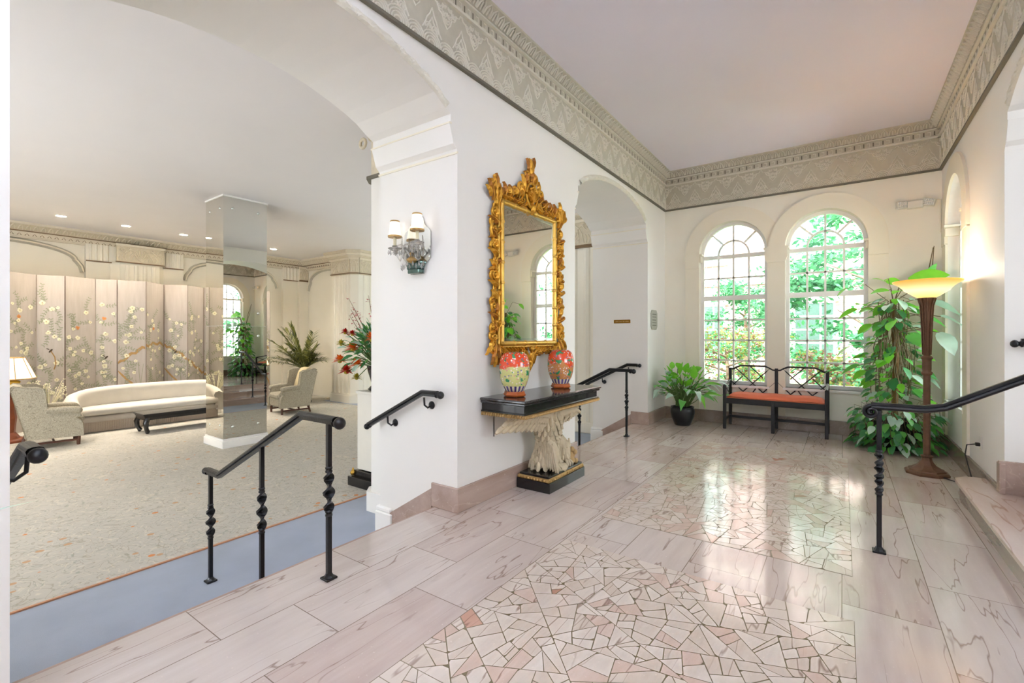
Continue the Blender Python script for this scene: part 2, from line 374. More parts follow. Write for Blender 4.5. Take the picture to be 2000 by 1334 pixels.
    def poly(s, rings, fn, t, mat=0):
        """extruded polygon with holes; rings of 2-D points, fn(u, v, w) -> xyz, thickness w 0..t"""
        vs = []; tri = tessellate_polygon([[Vector((a, b, 0)) for a, b in r] for r in rings]); flat = [p for r in rings for p in r]
        n = len(flat)
        for w in (0, t): vs += [fn(a, b, w) for a, b in flat]
        fs = [tuple(q) for q in tri] + [tuple(i + n for i in q)[::-1] for q in tri]
        o = 0
        for r in rings:
            m = len(r)
            for i in range(m): j = (i + 1) % m; fs.append((o + i, o + j, o + j + n, o + i + n))
            o += m
        s.add(vs, fs, mat)
    def sweep(s, path, prof, mat=0, side=None, closed_prof=True, smooth=False):
        """profile points (lateral, up) swept along a path; side = fixed lateral axis"""
        P = [Vector(p) for p in path]; n = len(P); m = len(prof); vs = []
        for i in range(n):
            t1 = (P[i] - P[i - 1]).normalized() if i > 0 else None; t2 = (P[i + 1] - P[i]).normalized() if i < n - 1 else None
            t = ((t1 or t2) + (t2 or t1)).normalized()
            if side is not None: L = Vector(side); U = L.cross(t).normalized()
            else: L = t.cross(Vector((0, 0, 1))).normalized(); U = L.cross(t).normalized()
            k = 1.0
            if t1 and t2: k = 1 / max(.5, t.dot(t1))
            for a, b in prof: vs.append(P[i] + L * a + U * b * (k if side is not None else 1) + (L * a * (k - 1) if side is None else Vector()))
        fs = []
        for i in range(n - 1):
            for q in range(m if closed_prof else m - 1): l = (q + 1) % m; fs.append((i * m + q, i * m + l, (i + 1) * m + l, (i + 1) * m + q))
        if closed_prof: fs.append(tuple(range(m))[::-1]); fs.append(tuple((n - 1) * m + q for q in range(m)))
        s.add(vs, fs, mat, smooth)
    def ribbon(s, pts2, fn, w=.006, h=.006, mat=0, closed=False):
        """raised line of triangular section on a surface; pts2 (u, v), fn(u, v, w)"""
        n = len(pts2); vs = []
        for i in range(n):
            a = pts2[(i - 1) % n] if (closed or i) else pts2[i]; b = pts2[(i + 1) % n] if (closed or i < n - 1) else pts2[i]
            dx, dy = b[0] - a[0], b[1] - a[1]; l = math.hypot(dx, dy) or 1; nx, ny = -dy / l, dx / l; u, v = pts2[i]
            vs += [fn(u + nx * w, v + ny * w, 0), fn(u + nx * w * .45, v + ny * w * .45, h), fn(u - nx * w * .45, v - ny * w * .45, h), fn(u - nx * w, v - ny * w, 0)]
        fs = []
        for i in range(n if closed else n - 1):
            j = (i + 1) % n
            for k in range(3): fs.append((i * 4 + k, i * 4 + k + 1, j * 4 + k + 1, j * 4 + k))
        s.add(vs, fs, mat)
    def leaf(s, p, d, L, Wd, droop=.3, fold=.2, mat=0, seg=4, shape=0, roll=0):
        p = Vector(p); d = Vector(d).normalized(); side = d.cross(Vector((0, 0, 1)))
        if side.length < .05: side = Vector((1, 0, 0))
        side.normalize(); side = Matrix.Rotation(roll, 3, d) @ side; up = side.cross(d)
        vs = []
        for i in range(seg + 1):
            t = i / seg
            w = (math.sin(math.pi * min(1, t * .93 + .07)) ** .8 if shape == 0 else (math.sin(math.pi * t ** .62) if shape == 1 else (1 - t) ** .6 * min(1, t * 5 + .15))) * Wd * .5
            if i == seg: w = .002 * Wd
            c = p + d * L * t - Vector((0, 0, 1)) * droop * L * t * t
            vs += [c + side * w + up * w * fold, c, c - side * w + up * w * fold]
        fs = []
        for i in range(seg): a = i * 3; fs += [(a, a + 1, a + 4, a + 3), (a + 1, a + 2, a + 5, a + 4)]
        s.add(vs, fs, mat, True)
    def build(s, name, mats, parent=None, loc=(0, 0, 0), bevel=0, sub=0):
        me = bpy.data.meshes.new(name); me.from_pydata([tuple(v) for v in s.v], [], s.f)
        if not isinstance(mats, (list, tuple)): mats = [mats]
        for m in mats: me.materials.append(M[m] if isinstance(m, str) else m)
        me.polygons.foreach_set('material_index', s.mi); me.polygons.foreach_set('use_smooth', s.sm); me.update()
        o = bpy.data.objects.new(name, me); COL.objects.link(o); o.location = loc
        if parent: o.parent = parent
        if bevel:
            b = o.modifiers.new('bevel', 'BEVEL'); b.width = bevel; b.segments = 2; b.limit_method = 'ANGLE'
        if sub:
            b = o.modifiers.new('sub', 'SUBSURF'); b.levels = sub; b.render_levels = sub
        return o
def tag(o, label, cat, group=None, kind=None):
    o['label'] = label; o['category'] = cat
    if group: o['group'] = group
    if kind: o['kind'] = kind
    return o
def thing(name, label, cat, loc=(0, 0, 0), rz=0, group=None):
    o = bpy.data.objects.new(name, None); COL.objects.link(o); o.location = loc; o.rotation_euler = (0, 0, rz); o.empty_display_size = .1
    return tag(o, label, cat, group)
def struct(o, parent=None): o['kind'] = 'structure'; return o
def dup(o, loc=None, rz=None, parent=None, label=None, group=None):
    c = o.copy(); COL.objects.link(c)
    if parent is not None: c.parent = parent
    if loc is not None: c.location = loc
    if rz is not None: c.rotation_euler = (0, 0, rz)
    if label: c['label'] = label
    if group: c['group'] = group
    for ch in list(o.children): dup(ch, parent=c)
    return c
def arc(cx, cy, r, a0, a1, n, ry=None):
    return [(cx + r * math.cos(a0 + (a1 - a0) * i / n), cy + (ry or r) * math.sin(a0 + (a1 - a0) * i / n)) for i in range(n + 1)]
XY = lambda z0=0: (lambda u, v, w: (u, v, z0 + w))
# ================================================================ SETTING
XL, XR, YB, LF = -2.4, 1.0, 7.78, -0.46          # lobby left wall, right wall, window wall, lounge floor level
# arched opening between lobby and lounge: half profile measured from the arch centre (dy, z)
HALF = [(1.175, 2.745), (1.165, 2.77), (1.13, 2.80), (1.115, 2.85), (1.09, 2.93), (1.085, 2.945), (1.10, 2.95), (1.10, 3.01), (1.045, 3.035),
        (1.0, 3.062), (.93, 3.105), (.82, 3.15), (.68, 3.192), (.5, 3.236), (.33, 3.262), (.16, 3.277)]
def opening(cy, z0):
    l = [(cy - 1.175, z0)] + [(cy - a, z) for a, z in HALF] + [(cy, 3.283)]
    return l + [(cy + a, z) for a, z in reversed(HALF)] + [(cy + 1.175, z0)]
A1, A2 = 1.505, 5.775
# ---- floor of the lobby: polished slabs with two panels of crazy paving set into it
def shards(x0, x1, y0, y1, seed, amin, amax):
    rnd = random.Random(seed); out = []
    def area(p): return abs(sum(p[i][0] * p[(i + 1) % len(p)][1] - p[(i + 1) % len(p)][0] * p[i][1] for i in range(len(p)))) / 2
    def cut(p, c, n):
        a, b = [], []
        for i in range(len(p)):
            q, r = p[i], p[(i + 1) % len(p)]; dq = (q[0] - c[0]) * n[0] + (q[1] - c[1]) * n[1]; dr = (r[0] - c[0]) * n[0] + (r[1] - c[1]) * n[1]
            (a if dq >= 0 else b).append(q)
            if dq * dr < 0: t = dq / (dq - dr); m = (q[0] + (r[0] - q[0]) * t, q[1] + (r[1] - q[1]) * t); a.append(m); b.append(m)
        return a, b
    def rec(p, d):
        A = area(p)
        if A < rnd.uniform(amin, amax) or d > 16: out.append(p); return
        cx = sum(q[0] for q in p) / len(p); cy = sum(q[1] for q in p) / len(p)
        ext = max(((p[i][0] - p[(i + 1) % len(p)][0]) ** 2 + (p[i][1] - p[(i + 1) % len(p)][1]) ** 2, math.atan2(p[(i + 1) % len(p)][1] - p[i][1], p[(i + 1) % len(p)][0] - p[i][0])) for i in range(len(p)))
        an = ext[1] + rnd.gauss(0, .42) + (rnd.choice((-1, 1)) * rnd.uniform(.45, .8) if d < 4 else 0); s = math.sqrt(A) * .16
        a, b = cut(p, (cx + rnd.uniform(-s, s), cy + rnd.uniform(-s, s)), (math.cos(an), math.sin(an)))
        if len(a) < 3 or len(b) < 3: out.append(p); return
        rec(a, d + 1); rec(b, d + 1)
    rec([(x0, y0), (x1, y0), (x1, y1), (x0, y1)], 0)
    res = []
    for p in out:
        cx = sum(q[0] for q in p) / len(p); cy = sum(q[1] for q in p) / len(p); m = rnd.uniform(.0014, .0032); q2 = []
        # inset every edge, then chip a corner or two
        n = len(p); sgn = 1 if sum(p[i][0] * p[(i + 1) % n][1] - p[(i + 1) % n][0] * p[i][1] for i in range(n)) > 0 else -1
        for i in range(n):
            a, b, c = p[i - 1], p[i], p[(i + 1) % n]
            def nrm(u, v): l = math.hypot(v[0] - u[0], v[1] - u[1]) or 1; return (-(v[1] - u[1]) / l * sgn, (v[0] - u[0]) / l * sgn)
            n1, n2 = nrm(a, b), nrm(b, c); k = m / max(.45, (1 + n1[0] * n2[0] + n1[1] * n2[1]))
            q2.append((b[0] + (n1[0] + n2[0]) * k, b[1] + (n1[1] + n2[1]) * k))
        q3 = []
        for i in range(n):
            b = q2[i]
            if rnd.random() < .28:
                for o in (q2[i - 1], q2[(i + 1) % n]): t = rnd.uniform(.06, .2); q3.append((b[0] + (o[0] - b[0]) * t, b[1] + (o[1] - b[1]) * t))
            else: q3.append(b)
        if area(q3) > .0006: res.append(q3)
    return res
fl = MB()
fl.box(-2.62, XR, -3.0, YB, -.16, 0)
for (x0, x1, y0, y1, sd) in ((-1.5, .045, .2, 2.74, 5), (-1.47, .045, 3.24, 6.30, 9)):
    fl.box(x0, x1, y0, y1, 0, .0006, 5)
    rr = random.Random(sd)
    for p in shards(x0, x1, y0, y1, sd, .004, .019):
        cx, cy = p[0]; k = rr.random(); red = (cx < -1.25 and cy > y1 - 1.0 and y1 < 3)
        mi = 1 if k < .52 else 2 if k < .86 else 3 if k < (.93 if red else .992) else 4
        fl.add([(a, b, .0016) for a, b in p], [tuple(range(len(p)))], mi)
floor = struct(fl.build('floor', ['marblefloor', 'shard0', 'shard1', 'shard2', 'shard3', 'grout']))
bd = MB()   # pale slabs laid across between the two paving panels
for f in floor.data.polygons:
    if f.normal.z < 0 and f.material_index > 0: f.flip()
# ---- steps down to the lounge through each arch
for k, cy in enumerate((A1, A2)):
    s = MB()
    for i in (1, 2): s.box(-2.62 - .30 * i, -2.62 + .02 - .30 * (i - 1), cy - 1.173, cy + 1.173, LF, -.153 * i, 1)
    for i in (0, 1, 2): s.box(-2.64 - .30 * i, -2.62 - .30 * i + .27, cy - 1.172, cy + 1.172, -.153 * i - .028, -.153 * i + (.0004 if i else -.0005), 0, .004) if i else s.box(-2.635, -2.60, cy - 1.172, cy + 1.172, -.03, -.0005, 0)
    struct(s.build('floor_steps', ['marblebase', 'walnut' if False else 'marblebase']))
# ---- walls
def yz(x0, sx):                       # profile plane (y, z), thickness along x
    return lambda u, v, w: (x0 + sx * w, u, v)
w = MB()
out = [(-2.6, LF)] + opening(A1, LF) + opening(A2, LF) + [(8.6, LF), (8.6, 4.1), (-2.6, 4.1)]
out = [(-2.6, LF)] + opening(A1, LF) + opening(A2, LF) + [(YB + .3, LF), (YB + .3, 4.1), (-2.6, 4.1)]
w.poly([out], yz(XL, -1), .9)
struct(w.build('wall_left', 'wall'))
WR, WZ0, WSP = .475, .60, 2.62        # window half width, sill, spring
def win_hole(c):
    return [(c - WR, WZ0), (c + WR, WZ0), (c + WR, WSP)] + [(c + WR * math.cos(a), WSP + WR * math.sin(a)) for a in [math.pi * i / 28 for i in range(1, 28)]] + [(c - WR, WSP)]
WX = (-1.38, -.2); WY3 = 6.92
w = MB(); w.poly([[(XL - .3, -.2), (XR + .3, -.2), (XR + .3, 4.1), (XL - .3, 4.1)], win_hole(WX[0]), win_hole(WX[1])], lambda u, v, t: (u, YB + t, v), .28)
struct(w.build('wall_back', 'wallback'))
w = MB()
A3 = 3.87
w.poly([[(-3.0, -.2)] + opening(A3, -.2) + [(YB, -.2), (YB, 4.1), (-3.0, 4.1)], win_hole(WY3)], lambda u, v, t: (XR + t, u, v), .28)
struct(w.build('wall_right', 'wall'))
w = MB()      # deep reveal of the right-hand arch
w.poly([[(A3 + 1.175, -.2)] + [(A3 + a, z) for a, z in HALF][0:10] + [(A3 + 1.6, 3.3), (A3 + 1.6, -.2)]], lambda u, v, t: (XR + .28 + t, u, v), .62)
struct(w.build('wall_reveal', 'wallgreen'))
w = MB(); w.box(XL - .0, XR, -3, YB, 4.0, 4.1); w.box(-4.5, 4, -7.5, -3, 4.0, 4.1); struct(w.build('ceiling', 'ceil'))  # outer slab is an added overhang that keeps the sun out
# lounge shell
w = MB(); w.box(-14.2, -2.6, -4.0, 10.0, LF - .1, LF); struct(w.build('floor_lounge', 'carpetblue'))
w = MB(); w.poly([[(-2.7, -.2), (5.2, -.2), (5.2, 4.1), (-2.7, 4.1)]], lambda u, v, t: (u, -3.0 - t, v), .2); struct(w.build('wall_front', 'wall'))
w = MB(); w.poly([[(-14.2, LF), (-7.6, LF), (-7.6, 1.9), (-5.2, 1.9), (-5.2, LF), (-2.6, LF), (-2.6, 3.7), (-14.2, 3.7)]], lambda u, v, t: (u, -4.0 - t, v), .2); struct(w.build('wall_near', 'wall'))  # unseen wall; its opening is added to let some daylight in
w = MB(); w.box(1.0, 5.2, -3.0, A3 - 1.18, -.2, -.1); w.box(1.0, 5.2, A3 + 1.18, 5.6, -.2, -.1); w.box(2.88, 5.2, A3 - 1.18, A3 + 1.18, .6, .775); struct(w.build('floor_side', 'marblegrey'))
w = MB(); w.box(1.28, 5.2, -7.5, 5.6, 4.0, 4.1); struct(w.build('ceiling_side', 'ceil'))  # stretch beyond the front wall is added to block the sun
w = MB(); w.poly([[(-3.0, -.2), (5.6, -.2), (5.6, 4.0), (-3.0, 4.0)], [(1.4, 1.3), (3.7, 1.3), (3.7, 3.1), (1.4, 3.1)]], lambda u, v, t: (5.0 + t, u, v), .2); w.box(1.28, 5.2, 5.47, 5.6, -.2, 4.0); struct(w.build('wall_side', 'wallgreen'))  # window opening is added, unseen, to bring more daylight into the lobby
w = MB(); w.box(-14.2, -3.28, -8.0, 10.0, 3.6, 3.7); struct(w.build('ceiling_lounge', 'loungeceil'))  # carried past the near wall as an added screen against sun
w = MB(); w.box(-14.0, -13.6, -4.0, 8.5, LF, 3.6); struct(w.build('wall_lounge', 'loungewall'))
w = MB(); w.box(-13.6, -10.9, 8.15, 8.5, LF, 3.6); w.box(-10.9, -2.6, 9.7, 9.95, LF, 3.6); w.box(-5.2, -3.3, 8.08, 8.4, LF, 3.6); struct(w.build('wall_end', 'loungewall'))
# ---- marble skirting
def skirt(name, boxes, mat='marblegrey'):
    b = MB()
    for q in boxes: b.box(*q, bev=.004)
    struct(b.build(name, mat))
skirt('baseboard_back', [(XL, XR, YB - .025, YB, 0, .185)])
skirt('baseboard_right', [(XR - .025, XR, A3 + 1.175, YB - .025, 0, .185), (XR - .025, XR, -3, A3 - 1.175, 0, .185)])
skirt('baseboard_left', [(XL, XL + .022, A1 + 1.175, A2 - 1.175, 0, .185), (-2.66, XL + .022, A1 + 1.153, A1 + 1.177, 0, .185), (XL, XL + .022, A2 + 1.175, YB - .025, 0, .185),
      (-2.66, XL + .022, A2 + 1.153, A2 + 1.177, 0, .185), (-2.66, XL + .022, A2 - 1.177, A2 - 1.153, 0, .185)], 'marblebase')
b = MB()
for cy, sg in ((A1, 1), (A2, 1), (A2, -1)):     # rake of skirting that follows the steps, then the white block at the foot
    y = cy + sg * 1.175; b.poly([[(-2.66, 0), (-2.66, .14), (-3.15, -.16), (-3.15, -.31), (-2.92, -.153), (-2.64, -.153)]], lambda u, v, t, y=y, sg=sg: (u, y - sg * t, v), .02)
struct(b.build('baseboard_steps', 'marblebase'))
b = MB()
for cy in (A1, A2):
    for sg in (-1, 1):
        y = cy + sg * 1.175
        b.box(-3.33, -3.12, y - .035, y + .035, LF, -.17, bev=.008); b.box(-3.33, -3.14, y - .025, y + .025, -.17, -.13, bev=.01)
struct(b.build('baseboard_white', 'trim'))
# ---- moulded edge of the arches
def arch_mould(cy, x, sx, name):
    b = MB(); pts = [(cy + sg * a, z) for sg in (-1,) for a, z in HALF[8:]] + [(cy, 3.283)] + [(cy + a, z) for a, z in reversed(HALF[8:])]
    fine = []
    for i in range(len(pts) - 1):
        l = math.dist(pts[i], pts[i + 1]); k = max(1, round(l / .016))
        for j in range(k): fine.append((pts[i][0] + (pts[i + 1][0] - pts[i][0]) * j / k, pts[i][1] + (pts[i + 1][1] - pts[i][1]) * j / k))
    fine.append(pts[-1])
    vs, fs = [], []; rnd = random.Random(3); n = len(fine); m = 5
    for i, (u, v) in enumerate(fine):
        a = fine[max(0, i - 1)]; c = fine[min(n - 1, i + 1)]; dx, dy = c[0] - a[0], c[1] - a[1]; l = math.hypot(dx, dy); nx, ny = -dy / l, dx / l
        if ny < 0: nx, ny = -nx, -ny
        for q in range(m + 1):
            t = q / m; bulge = math.sin(math.pi * t) ** .6 * (.020 + .007 * math.sin(i * .85 + q * 1.3) + .003 * rnd.random())
            vs.append((x + sx * bulge, u + nx * (.062 * t - .004), v + ny * (.062 * t - .004)))
    for i in range(n - 1):
        for q in range(m): a = i * (m + 1) + q; fs.append((a, a + 1, a + m + 2, a + m + 1))
    b.add(vs, fs, 0, False); struct(b.build(name, 'friezeline'))
arch_mould(A1, XL, 1, 'trim_1'); arch_mould(A2, XL, 1, 'trim_2'); arch_mould(A3, XR, -1, 'trim_3')
b = MB()      # fine line of the impost across each reveal
for cy in (A1, A2):
    for sg in (-1, 1):
        b.box(-3.31, XL + .004, cy + sg * 1.083, cy + sg * 1.11, 2.937, 2.949); b.box(-3.31, XL + .004, cy + sg * 1.165, cy + sg * 1.18, 2.735, 2.75)
struct(b.build('trim_4', 'surround'))
# ---- frieze and cornice round the lobby
def frieze(name, A, B, nrm, z0=3.385, P=.311, ph=0):
    A = Vector(A); B = Vector(B); d = (B - A); Ln = d.length; d.normalize(); n3 = Vector(nrm)
    b = MB()
    def fn(u, v, w): q = A + d * u + n3 * (.02 + w); return (q.x, q.y, z0 + v)
    def slab(v0, v1, w0, w1, mat, u0=0, u1=None):
        u1 = Ln if u1 is None else u1
        vs = [tuple(A + d * u + n3 * w_) for u in (u0, u1) for w_ in (w0, w1)]; pts = []
        for u in (u0, u1):
            for w_ in (w0, w1):
                q = A + d * u + n3 * w_
                for v in (v0, v1): pts.append((q.x, q.y, z0 + v))
        b.add(pts, [(0, 1, 3, 2), (4, 6, 7, 5), (0, 4, 5, 1), (2, 3, 7, 6), (0, 2, 6, 4), (1, 5, 7, 3)], mat)
    slab(0, .022, 0, .030, 2); slab(.022, .62, 0, .02, 0)
    slab(.405, .425, .0, .045, 1); slab(.425, .505, 0, .03, 0); slab(.505, .52, 0, .055, 1); slab(.52, .528, 0, .045, 2)
    # sloping crown with pressed leaves
    vs = []
    for u in (0, Ln):
        for w_, v in ((.05, .528), (.062, .545), (.085, .575), (.125, .598), (.13, .62)): q = A + d * u + n3 * w_; vs.append((q.x, q.y, z0 + v))
    b.add(vs, [(i, i + 1, i + 6, i + 5) for i in range(4)], 0)
    def cr(u, v, h):
        t = v; w_ = .052 + .073 * t; zz = .53 + .07 * t; q = A + d * u + n3 * (w_ - 0 + h * .6); return (q.x, q.y, z0 + zz - h * .9 + .0)
    u = .05
    while u < Ln - .03:
        b.ribbon([(u - .035, .05), (u - .028, .6), (u, .95), (u + .028, .6), (u + .035, .05)], cr, .007, .012, 1); b.ribbon([(u, .1), (u, .7)], cr, .006, .010, 1)
        u += .082
    u = .04
    while u < Ln - .04:      # key pattern in the band
        for (p0, p1) in (((u, .44), (u + .05, .44)), ((u + .05, .44), (u + .05, .485)), ((u + .02, .485), (u + .05, .485))): b.ribbon([p0, p1], lambda a, c, h: fn(a, c, h + .008), .006, .008, 1)
        b.add([fn(u - .02, .44, .0115), fn(u - .006, .44, .0115), fn(u - .006, .49, .0115), fn(u - .02, .49, .0115)], [(0, 1, 2, 3)], 2)
        u += .1
    k0 = int(ph / P) - 1; u = ph - P * 2
    while u < Ln + P:
        lines = []
        for c in (0, .5):                       # overlapping wave scales
            for r in ((.092, .072, .052, .03) if c == 0 else (.085, .066, .046, .026)):
                lines.append([(u + c * P + x, max(.026, y)) for x, y in arc(0, .03 if c == 0 else .022, r, 0, math.pi, 10)])
        for s_ in (1, .62):                     # pointed peak with an inner peak
            lines.append([(u + x * s_, .115 + y * s_) for x, y in ((-.095, -.01), (-.075, .02), (-.06, .05), (-.047, .085), (-.02, .12), (0, .17), (.02, .12), (.047, .085), (.06, .05), (.075, .02), (.095, -.01))])
        for sx in (-1, 1):
            lines.append([(u + sx * .034 + x, .135 + y) for x, y in arc(0, 0, .031, -.4, math.pi + .4, 9)]); lines.append([(u + sx * .034 + x, .135 + y) for x, y in arc(0, 0, .015, -.4, math.pi + .4, 6)])
        h = u + P / 2                           # hanging cloud cluster with its zigzag edge
        lines.append([(h + x, .40 + y) for x, y in ((-.15, -.005), (-.135, -.035), (-.1, -.045), (-.085, -.085), (-.05, -.10), (-.035, -.145), (0, -.185), (.035, -.145), (.05, -.10), (.085, -.085), (.1, -.045), (.135, -.035), (.15, -.005))])
        for (cx, cy_, r) in ((-.075, -.045, .027), (.075, -.045, .027), (-.028, -.075, .026), (.028, -.075, .026), (0, -.12, .027), (-.03, -.025, .02), (.03, -.025, .02)):
            lines.append([(h + cx + x, .40 + cy_ + y) for x, y in arc(0, 0, r, math.pi * .9, math.pi * 2.1, 8)]); lines.append([(h + cx + x, .40 + cy_ + y) for x, y in arc(0, 0, r * .45, math.pi * .9, math.pi * 2.1, 5)])
        for L in lines:
            L = [(min(max(x, 0), Ln), y) for x, y in L]
            if L[0][0] == L[-1][0] and all(q[0] == L[0][0] for q in L): continue
            b.ribbon(L, fn, .0052, .0075, 1)
        u += P
    struct(b.build(name, ['friezeground', 'friezeline', 'friezedark']))
frieze('trim_5', (XL, -3, 0), (XL, YB, 0), (1, 0, 0), ph=.1)
frieze('trim_6', (XL, YB, 0), (XR, YB, 0), (0, -1, 0), ph=.17)
frieze('trim_7', (XR, YB, 0), (XR, -3, 0), (-1, 0, 0), ph=.05)
# ---- windows
def window(name, fn, c, flip=1):
    """fn(u, v, w): w = depth from the wall face outward"""
    b = MB()
    def F(u, v, t): return fn(u, v, t)
    ow = win_hole(c); k = .045
    inner = [(c - WR + k, WZ0 + .05), (c + WR - k, WZ0 + .05), (c + WR - k, WSP)] + [(c + (WR - k) * math.cos(a), WSP + (WR - k) * math.sin(a)) for a in [math.pi * i / 28 for i in range(1, 28)]] + [(c - WR + k, WSP)]
    b.poly([ow, inner], lambda u, v, t: F(u, v, .10 + t), .06)
    win = struct(b.build(name, 'trim'))
    m = MB(); r = WR - k; z1 = WZ0 + .05
    def bar(u0, u1, v0, v1, t0=.112, t1=.14):
        m.poly([[(u0, v0), (u1, v0), (u1, v1), (u0, v1)]], lambda u, v, t: F(u, v, t0 + t), t1 - t0)
    bar(c - r, c + r, WSP - .075, WSP - .02, .10, .15); mr = 1.93; bar(c - r, c + r, mr - .035, mr + .035, .10, .15)
    for i in (-1, 0, 1): bar(c + i * r / 2 - .0125, c + i * r / 2 + .0125, z1, WSP - .07)
    top = WSP - .07
    bar(c - r, c + r, (mr + top) / 2 - .0125, (mr + top) / 2 + .0125)
    for i in (1, 2, 3): zz = z1 + (mr - .03 - z1) * i / 4; bar(c - r, c + r, zz - .0125, zz + .0125)
    a0 = arc(c, WSP - .02, r / 2 + .012, 0, math.pi, 20); a1 = arc(c, WSP - .02, r / 2 - .012, math.pi, 0, 20)
    m.poly([a0 + a1], lambda u, v, t: F(u, v, .112 + t), .028)
    bar(c - .012, c + .012, WSP - .02, WSP + r)
    for a in (math.pi * .25, math.pi * .75):
        p0 = (c + r / 2 * math.cos(a), WSP + r / 2 * math.sin(a)); p1 = (c + r * math.cos(a), WSP + r * math.sin(a)); nx, ny = -math.sin(a) * .012, math.cos(a) * .012
        m.poly([[(p0[0] + nx, p0[1] + ny), (p1[0] + nx, p1[1] + ny), (p1[0] - nx, p1[1] - ny), (p0[0] - nx, p0[1] - ny)]], lambda u, v, t: F(u, v, .112 + t), .028)
    m.build('muntins', 'trim', win)
    g = MB(); g.poly([inner], lambda u, v, t: F(u, v, .128 + t), .004); g.build('pane', 'glass', win)
    s = MB(); s.poly([[(c - WR - .03, WZ0 - .035), (c + WR + .03, WZ0 - .035), (c + WR + .03, WZ0), (c - WR - .03, WZ0)]], lambda u, v, t: F(u, v, -.03 + t), .14); s.build('sill', 'trim', win)
    return win
window('window_1', lambda u, v, w: (u, YB + w, v), WX[0]); window('window_2', lambda u, v, w: (u, YB + w, v), WX[1]); window('window_3', lambda u, v, w: (XR + w, u, v), WY3)
# raised surrounds
def surround(b, c, fn, t, full=True, ro=.685):
    o = [(c + ro * math.cos(a), WSP + ro * math.sin(a)) for a in [math.pi * i / 36 for i in range(37)]]; i_ = [(c + (WR + .0) * math.cos(a), WSP + (WR + .0) * math.sin(a)) for a in [math.pi * i / 36 for i in range(36, -1, -1)]]
    b.poly([o + i_], lambda u, v, w: fn(u, v, w), t)
def sfn(u, v, w): return (u, YB - w, v)
b = MB(); surround(b, WX[0], sfn, .024); surround(b, WX[1], sfn, .038)
for (u0, u1) in ((WX[0] - .685, WX[0] - WR), (WX[1] + WR, WX[1] + .685), (WX[0] + WR, WX[1] - WR)):
    b.box(u0, u1, YB - .022, YB, .19, 2.42)
    b.poly([[(u0 - .00, 2.41), (u1 + .0, 2.41), (u1 + .03, 2.49), (u1 + .03, 2.6), (u1 + .042, 2.61), (u1 + .042, 2.635), (u0 - .042, 2.635), (u0 - .042, 2.61), (u0 - .03, 2.6), (u0 - .03, 2.49)]] if abs(u1 - u0) < .25 and u0 > WX[0] + .3 and u0 < WX[1] else
           [[(u0, 2.41), (u1, 2.41), (u1, 2.635), (u0, 2.635)]], lambda u, v, w: (u, YB + .10 - w, v) if False else (u, YB - w, v), .048)
b.box(WX[0] + WR - .03, WX[1] - WR + .03, YB - .03, YB + .1, 2.50, 2.6, bev=.006); b.box(WX[0] + WR - .045, WX[1] - WR + .045, YB - .045, YB + .1, 2.6, 2.632, bev=.006)
b.box(WX[0] - WR - .002, WX[0] - WR + .03, YB - .03, YB + .1, 2.50, 2.6, bev=.006); b.box(WX[0] - WR - .01, WX[0] - WR + .045, YB - .04, YB + .1, 2.6, 2.632, bev=.006)
b.box(WX[1] + WR - .03, WX[1] + WR + .002, YB - .03, YB + .1, 2.50, 2.6, bev=.006); b.box(WX[1] + WR - .045, WX[1] + WR + .01, YB - .04, YB + .1, 2.6, 2.632, bev=.006)
struct(b.build('trim_8', 'surround'))
b = MB(); surround(b, WY3, lambda u, v, w: (XR - w, u, v), .026)
for u0, u1 in ((WY3 - .685, WY3 - WR), (WY3 + WR, WY3 + .685)):
    b.box(XR - .022, XR, u0, u1, .19, 2.42); b.box(XR - .03, XR, u0, u1, 2.41, 2.635)
for y, sg in ((WY3 - WR, 1), (WY3 + WR, -1)):
    b.box(XR - .03, XR + .1, y - .002 * sg, y + .03 * sg, 2.50, 2.6, bev=.006); b.box(XR - .04, XR + .1, y - .01 * sg, y + .045 * sg, 2.6, 2.632, bev=.006)
struct(b.build('trim_9', 'surround'))
# ---- steps up on the right: wide rounded bottom step, then narrower ones inside the arch
def rounded(x0, y1, r, y0, x1): return [(x1, y0), (x1, y1), (x0 + r, y1)] + [(x0 + r + r * math.cos(a), y1 - r + r * math.sin(a)) for a in [math.pi / 2 + math.pi / 2 * i / 10 for i in range(1, 11)]] + [(x0, y0)]
b = MB(); b.poly([rounded(.79, 5.45, .15, 2.2, 1.9)], lambda u, v, w: (u, v, w), .13); b.poly([rounded(.765, 5.475, .165, 2.18, 1.9)], lambda u, v, w: (u, v, .128 + w), .027, 1)
for i in (1, 2, 3, 4):
    x = .80 + .32 * i; b.box(x, 2.9, A3 - 1.17, A3 + 1.17, .155 * i, .155 * (i + 1) - .027); b.box(x - .025, 2.9, A3 - 1.172, A3 + 1.172, .155 * (i + 1) - .028, .155 * (i + 1), 1, bev=.006)
struct(b.build('floor_stair', ['marblegrey', 'treadrose']))
b = MB(); b.poly([[(1.0, .155), (.985, .155), (.965, .40), (1.1, .40), (1.9, .81), (1.9, .155)]], lambda u, v, t: (u, A3 + 1.175 - t, v), .022)
b.box(.965, .999, A3 + 1.13, A3 + 1.22, .156, .385, bev=.004); struct(b.build('baseboard_stair', 'marblebase'))
